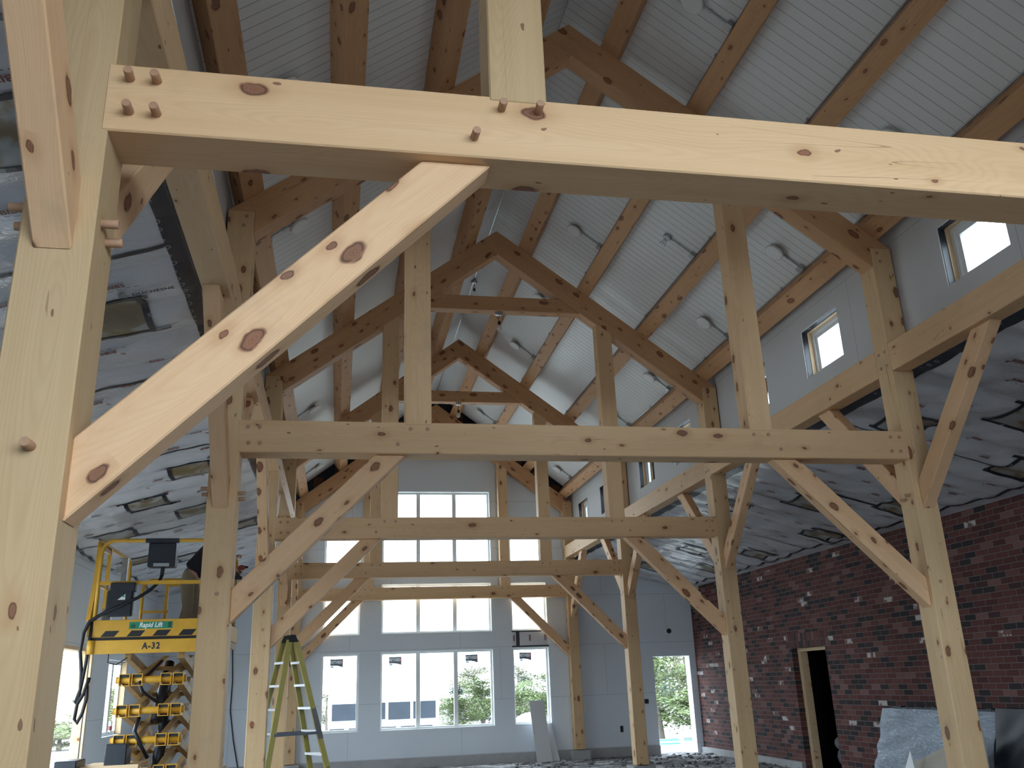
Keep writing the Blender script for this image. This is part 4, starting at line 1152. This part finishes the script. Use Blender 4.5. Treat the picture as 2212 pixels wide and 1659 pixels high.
for dy in (-.032, .032):
    MB().ball((-3.755, MY + dy, 3.64), .011, nu=8, nv=6).build('eye', M_LAMP, man, smooth=True)
    MB().ball((-3.83, MY + dy * 2.45, 3.60), .026, .6, .35, 1.1, 8, 6).build('ear', M_SKIN, man, smooth=True)
MB().bar((-3.765, MY - .022, 3.565), (-3.765, MY + .022, 3.565), .008, .006).build('mouth', plain('lips', (.36, .15, .12), .5), man)
tool = thing('hand_tool', 'dark red and black power tool in the hand right of the second post', 'power tool', (-3.56, MY - .17, 3.08))
M_TRED = plain('tool_red', (.23, .05, .05), .45, var=.1)
MB().ball((-3.545, MY - .165, 3.12), .058, 1.0, .7, .62).build('motor_housing', M_TRED, tool, smooth=True)
MB().tube([(-3.575, MY - .165, 3.09), (-3.59, MY - .165, 3.03), (-3.60, MY - .165, 2.985)], [.03, .028, .042], 10).build('handle', M_DARK, tool, smooth=True)
MB().box(-3.64, -3.53, MY - .2, MY - .13, 2.955, 3.0).build('battery', M_DARK, tool, bevel=.008)
m = MB(); m.tube([Vector((-3.57, MY - .165, 2.95)) + Vector((cos(a) * .014, 0, sin(a) * .018)) for a in [2 * pi * i / 12 for i in range(13)]], .004, 6); m.build('belt_hook', M_GALV, tool)
MB().tube([(-3.50, MY - .165, 3.125), (-3.455, MY - .165, 3.125)], [.02, .012], 10).build('chuck', M_HYD, tool)
t = thing('spray_can', 'small red and grey can standing on the lift platform beside the boots', 'can', (-4.08, MY - .1, 2.2))
MB().tube([(-4.08, MY - .1, 2.2), (-4.08, MY - .1, 2.40)], .034, 14).build('can_body', M_TRED, t, smooth=False)
MB().tube([(-4.08, MY - .1, 2.40), (-4.08, MY - .1, 2.47)], [.026, .022], 12).build('can_cap', M_GALV, t)

# ------------------------------------------------------------------ step ladder
th = radians(60)
wv_ = Vector((cos(th), -sin(th), 0)); sv = Vector((sin(th), cos(th), 0))
LC = Vector((-2.83, 13.0, -.2)); LH = 2.36
M_FIB = plain('yellow_fibreglass', (.46, .41, .13), .5, var=.12)
M_ALU = plain('aluminium_step', (.62, .64, .66), .4, .5, var=.1, scale=20)
lad = thing('step_ladder', 'yellow fibreglass A-frame step ladder standing before the left lower window', 'ladder', LC)
cap = LC + Vector((0, 0, LH))
m = MB(); a = wv_ * .12; b_ = sv * .075; z1, z2 = Vector((0, 0, -.085)), Vector((0, 0, .01))
m.hexa([cap - a - b_ + z1, cap + a - b_ + z1, cap + a + b_ + z1, cap - a + b_ + z1, cap - a * .9 - b_ * .5 + z2, cap + a * .9 - b_ * .5 + z2, cap + a * .9 + b_ * .5 + z2, cap - a * .9 + b_ * .5 + z2])
m.build('top_cap', M_DARK, lad, bevel=.008)
FE = text_mesh('FEATHERLITE', .058, space=1.05)
ends = {}
for sg in (-1, 1):
    for wg in (-1, 1):
        top = cap + wv_ * wg * .10 + sv * sg * .05 + Vector((0, 0, -.06)); bot = LC + wv_ * wg * .31 + sv * sg * (.68 if sg > 0 else .50)
        ends[sg, wg] = (top, bot)
        d = (bot - top).normalized(); out = (wv_ * wg)
        # channel rail: web on the outer side with two flanges
        m = MB(); perp = d.cross(out).normalized(); h = .036
        for o0, o1, t0, t1 in ((-h, h, -.004, .004),):
            m.hexa([top + perp * o0 + out * t0, top + perp * o1 + out * t0, top + perp * o1 + out * t1, top + perp * o0 + out * t1, bot + perp * o0 + out * t0, bot + perp * o1 + out * t0, bot + perp * o1 + out * t1, bot + perp * o0 + out * t1])
        for e in (-1, 1):
            m.hexa([top + perp * (e * h) - out * .03, top + perp * (e * h - e * .006) - out * .03, top + perp * (e * h - e * .006), top + perp * (e * h), bot + perp * (e * h) - out * .03, bot + perp * (e * h - e * .006) - out * .03, bot + perp * (e * h - e * .006), bot + perp * (e * h)])
        rl = m.build('side_rail', M_FIB, lad)
        MB().bar(bot - d * .06, bot + d * .005, .05, .09, out).build('rail_foot', M_BLACK, rl)
        if sg > 0 and wg > 0:
            c = top + (bot - top) * .78 + out * .006
            m = MB(); pu = perp if perp.x > 0 else -perp
            put_text(m, FE, c, d, out.cross(d) if True else pu); m.build('rail_lettering', M_DARK, rl)
            q = top + (bot - top) * .47
            m = MB(); m.bar(q - d * .2 + out * .005, q + d * .2 + out * .005, .004, .078, perp); m.build('rail_label', M_GALV, rl)
    for i in range(1, 8):
        f = (i * .302) / LH
        a0 = ends[sg, -1]; a1 = ends[sg, 1]
        p0 = a0[0] + (a0[1] - a0[0]) * f; p1 = a1[0] + (a1[1] - a1[0]) * f
        st = MB().bar(p0, p1, .085, .03).build('step', M_ALU, lad)
        for pp, qd in ((p0, 1), (p1, -1)):
            MB().bar(pp + (p1 - p0) * (.02 * qd) + Vector((0, 0, -.09)), pp + (p1 - p0) * (.18 * qd) + Vector((0, 0, -.015)), .012, .006).build('step_brace', M_GALV, st)
for wg in (-1, 1):
    f = .52
    a0 = ends[-1, wg]; a1 = ends[1, wg]
    p0 = a0[0] + (a0[1] - a0[0]) * f; p1 = a1[0] + (a1[1] - a1[0]) * f
    MB().bar(p0 + wv_ * wg * .012, p1 + wv_ * wg * .012, .012, .035).build('spreader_bar', plain('grey_spreader', (.16, .18, .22), .5) if wg < 0 else bpy.data.materials['grey_spreader'], lad)

# caulking tubes on the left wall window ledge
t = thing('sealant_tube', 'white and red sealant tube standing on left aisle window ledge', 'tube', (LX - .1, 17.75, .835))
MB().tube([(LX - .1, 17.75, .835), (LX - .1, 17.75, 1.05)], .03, 12).build('tube_body', M_LAMP, t)
MB().tube([(LX - .1, 17.75, .90), (LX - .1, 17.75, .97)], .0315, 12).build('tube_label', M_TRED, t)

# ------------------------------------------------------------------ outdoors
M_SOIL = plain('light_damping_soil', (.07, .06, .05), .95, var=.2, scale=.8)  # unseen near ground, darkened to cut light bounced up into the building
M_GROUND = plain('pale_site_gravel', (.44, .43, .40), .95, var=.15, scale=.6)
mb = MB()
R = 150
for x0, x1, y0, y1 in ((-R, -6.4, -2.5, R), (XA + .3, R, -2.5, R), (-6.4, XA + .3, YEND + .4, R)):
    nx_, ny_ = 8, 8
    mb.add([(x0 + (x1 - x0) * i / nx_, y0 + (y1 - y0) * j / ny_, -.32) for j in range(ny_ + 1) for i in range(nx_ + 1)], [(j * 9 + i, j * 9 + i + 1, (j + 1) * 9 + i + 1, (j + 1) * 9 + i) for j in range(8) for i in range(8)])
struct(mb, 'ground', M_GROUND)
struct(MB().quad((-R, -R, -.32), (R, -R, -.32), (R, YNEAR - .3, -.32), (-R, YNEAR - .3, -.32)), 'ground_near', M_SOIL)

def leaf_mat(name, c1, c2):
    m = NT(name); m.set(.7, 0, .2)
    nz = m.noise(m.obj(), 1.6, 3)
    m.color(m.mix(nz[0], c1, c2)); return m.m
M_LEAF = [leaf_mat('fresh_spring_leaves', (.095, .135, .055), (.17, .20, .085)), leaf_mat('dark_conifer_needles', (.055, .085, .065), (.085, .115, .085)), leaf_mat('olive_budding_leaves', (.16, .165, .105), (.23, .22, .14))]
M_BARK = plain('grey_bark', (.16, .14, .12), .9, var=.2)
def tree_mesh(kind, h, w, n, seed):
    rnd = random.Random(seed); mb = MB(); tk = MB()
    pts = [(0, 0, 0), (rnd.uniform(-.1, .1) * h * .3, rnd.uniform(-.1, .1) * h * .3, h * .5), (0, 0, h * .96)]
    tk.tube(pts, [h * .022, h * .014, h * .004], 7)
    br = []
    for i in range(26):
        z = h * rnd.uniform(.12, .92); a = rnd.uniform(0, 2 * pi)
        fr_ = (1 - z / h) if kind == 1 else sin(pi * min(1, (z / h) * .85 + .12))
        L = w * (.35 + .65 * fr_) * rnd.uniform(.5, 1)
        e = Vector((cos(a) * L, sin(a) * L, z + L * (rnd.uniform(-.1, .1) if kind == 1 else rnd.uniform(.2, .7))))
        tk.tube([(0, 0, z), (e.x * .5, e.y * .5, (z + e.z) / 2 + .05 * L), e], [h * .006, h * .004, h * .0015], 5)
        br.append((Vector((0, 0, z)), e))
    sz = .036 if kind else .044
    for i in range(n):
        a, e = br[rnd.randrange(len(br))]
        p = a + (e - a) * rnd.uniform(.2, 1.08) + Vector((rnd.gauss(0, 1), rnd.gauss(0, 1), rnd.gauss(0, 1))) * w * .13
        u = Vector((rnd.gauss(0, 1), rnd.gauss(0, 1), rnd.gauss(0, 1))).normalized(); v = u.orthogonal().normalized()
        k = sz * rnd.uniform(.6, 1.7) * h / 4
        mb.add([p - u * k, p + v * k * .6, p + u * k, p - v * k * .6], [(0, 1, 2, 3)])
    return mb, tk
TREES = {}
def tree(kind, x, y, h, w, label, n=5200, grp='trees beyond the windows'):
    key = (kind, n)
    if key not in TREES:
        mb, tk = tree_mesh(kind, 4.0, 1.25 if kind != 1 else 1.0, n, 40 + kind + n)
        ml = bpy.data.meshes.new('crown'); ml.from_pydata(mb.v, [], mb.f); ml.materials.append(M_LEAF[kind])
        mt = bpy.data.meshes.new('trunk'); mt.from_pydata(tk.v, [], tk.f); mt.materials.append(M_BARK)
        TREES[key] = (ml, mt)
    t = bpy.data.objects.new('tree', None); COL.objects.link(t); t.location = (x, y, -.33); t.scale = (w / 1.25, w / 1.25, h / 4.0); t.rotation_euler = (0, 0, (x * 7.3 + y) % 6.28)
    tag(t, label, 'tree', grp, 'thing')
    for nm_, me in zip(('crown', 'trunk'), TREES[key]):
        o = bpy.data.objects.new(nm_, me); COL.objects.link(o); o.parent = t
TL = [(0, 7.5, 27.5, 3.6, 1.6, 'bright green bushy tree at left inside the far doorway'), (0, 9.6, 27.0, 4.0, 1.7, 'bright green bushy tree at right inside the far doorway'),
      (1, 8.6, 31.0, 5.0, 1.6, 'dark conifer in the middle of the far doorway view'), (2, 8.2, 34.0, 6.6, 2.4, 'tall olive tree behind the conifer in the far doorway'), (2, 11.5, 35.0, 6.2, 2.4, 'tall olive tree furthest right through the far doorway'),
      (1, 3.2, 43, 1.75, 1.2, 'dark conifer seen through right pane of wide lower window'), (0, 4.3, 42, 2.0, 1.3, 'fresh green tree at right edge of wide lower window'), (0, 2.2, 45, 1.4, 1.2, 'small green bush low in wide lower window'),
      (2, 3.9, 47, 2.0, 1.3, 'thin olive tree behind the conifer in wide lower window'), (2, 6.2, 43, 2.6, 1.4, 'tall budding tree in the right lower window'), (0, 5.7, 41, 1.75, 1.3, 'bright green bush at left of right lower window'), (0, 7.4, 42, 2.1, 1.4, 'green tree behind the leaning drywall offcut'),
      (1, 7.0, 46, 2.2, 1.2, 'dark tree at right edge of right lower window'), (2, -2.6, 44, 1.6, 1.0, 'bare thin tree at left of left lower window'), (2, -1.5, 45, 1.7, 1.0, 'bare thin tree at right of left lower window')]
TL += [(0, 3.0, 39, 1.25, 1.5, 'low green scrub at left of right pane in wide window'), (1, 4.6, 44, 1.6, 1.4, 'dark scrub behind the green tree in wide window'), (0, 6.6, 38, 1.3, 1.4, 'low green scrub in front of the budding tree'),
       (2, 4.9, 49, 2.6, 1.7, 'pale olive tree far behind between the right windows'), (2, 8.6, 44, 2.4, 1.5, 'pale olive tree at far right of right lower window'), (0, 8.4, 26.0, 1.5, 1.6, 'low leafy bush above the teal fence outside doorway')]
for a in TL: tree(*a)
for kx, ky, kh, kl in ((-13.6, 42, .95, 'low bush seen through left wall opening beside the cable loop'), (-12.0, 37, .7, 'scrubby bush low in left wall opening'), (-16.2, 48, 1.5, 'bush far back in the left wall opening'), (-11.1, 40, 2.1, 'green bush filling the left aisle window'), (-9.2, 31.5, 1.6, 'green bush near the left aisle window'), (-12.1, 43, 2.2, 'bush further back in the left aisle window')):
    tree(0 if 'green' in kl else 2, kx, ky, kh, 1.5, kl)
# dirt bank
mb = MB(); n_ = 24
for j in range(n_ + 1):
    for i in range(n_ + 1):
        a, b_ = i / n_, j / n_
        mb.v.append(Vector((3.2 + 3.2 * a, 33 + 3 * b_, -.33 + .72 * sin(pi * a) ** 1.4 * sin(pi * b_) * (.85 + .15 * sin(17 * a + 9 * b_)))))
mb.f += [(j * 25 + i, j * 25 + i + 1, (j + 1) * 25 + i + 1, (j + 1) * 25 + i) for j in range(24) for i in range(24)]; mb.mi += [0] * 576
tag(mb.build('dirt_bank', plain('pale_dirt', (.42, .36, .30), .95, var=.2, scale=3, bump=.3), smooth=True), 'pale mound of earth outside the right hand lower windows', 'dirt mound', None, 'thing')
# white work trailer
M_TRW = plain('white_trailer_paint', (.82, .83, .83), .4, var=.02)
M_TRG = plain('tinted_trailer_glass', (.035, .042, .055), .25, var=.4, scale=2)
tr = thing('work_trailer', 'white work trailer with dark tinted panes outside the lower windows', 'trailer', (-.9, 27, -.33))
MB().box(-2.4, .62, 26.1, 28.2, .42, 1.62).build('trailer_body', M_TRW, tr, bevel=.05)
for x0, x1, z0 in ((-2.3, -1.55, .62), (-1.48, -.86, .62), (-.78, -.18, .60), (-.10, .05, .6), (.10, .52, .60)):
    MB().box(x0, x1, 26.06, 26.12, z0, 1.05).build('tinted_pane', M_TRG, tr)
MB().box(-2.35, .57, 26.15, 28.1, .26, .42).build('under_frame', M_TRG, tr)
for x in (-1.9, -1.05, -.5, .02, .5):
    MB().box(x - .06, x + .06, 26.07, 26.15, -.1, .45).build('frame_leg', M_TRW, tr)
for x in (-1.6, -.3):
    MB().tube([(x, 26.3, -.05), (x, 26.5, -.05)], .28, 20).build('wheel', M_BLACK, tr)
# pipe fence outside the doorway
M_TEAL = plain('teal_pipe_paint', (.08, .42, .36), .45, var=.05)
fn = thing('pipe_fence', 'teal pipe rail fence with white posts outside the far doorway', 'fence', (7.0, 25, -.33))
for z in (-.19, -.28, -.36): MB().tube([(5.6, 25, z), (7.2, 25, z - .02)], .02, 8).build('rail_pipe', M_TEAL, fn)
for z in (-.22,): MB().tube([(7.2, 25, z), (8.3, 25, z)], .012, 8).build('rail_pipe', M_TEAL, fn)
for x in (7.18, 7.68, 5.7): MB().box(x - .05, x + .05, 24.95, 25.05, -.5, -.16).build('fence_post', M_TRW, fn)
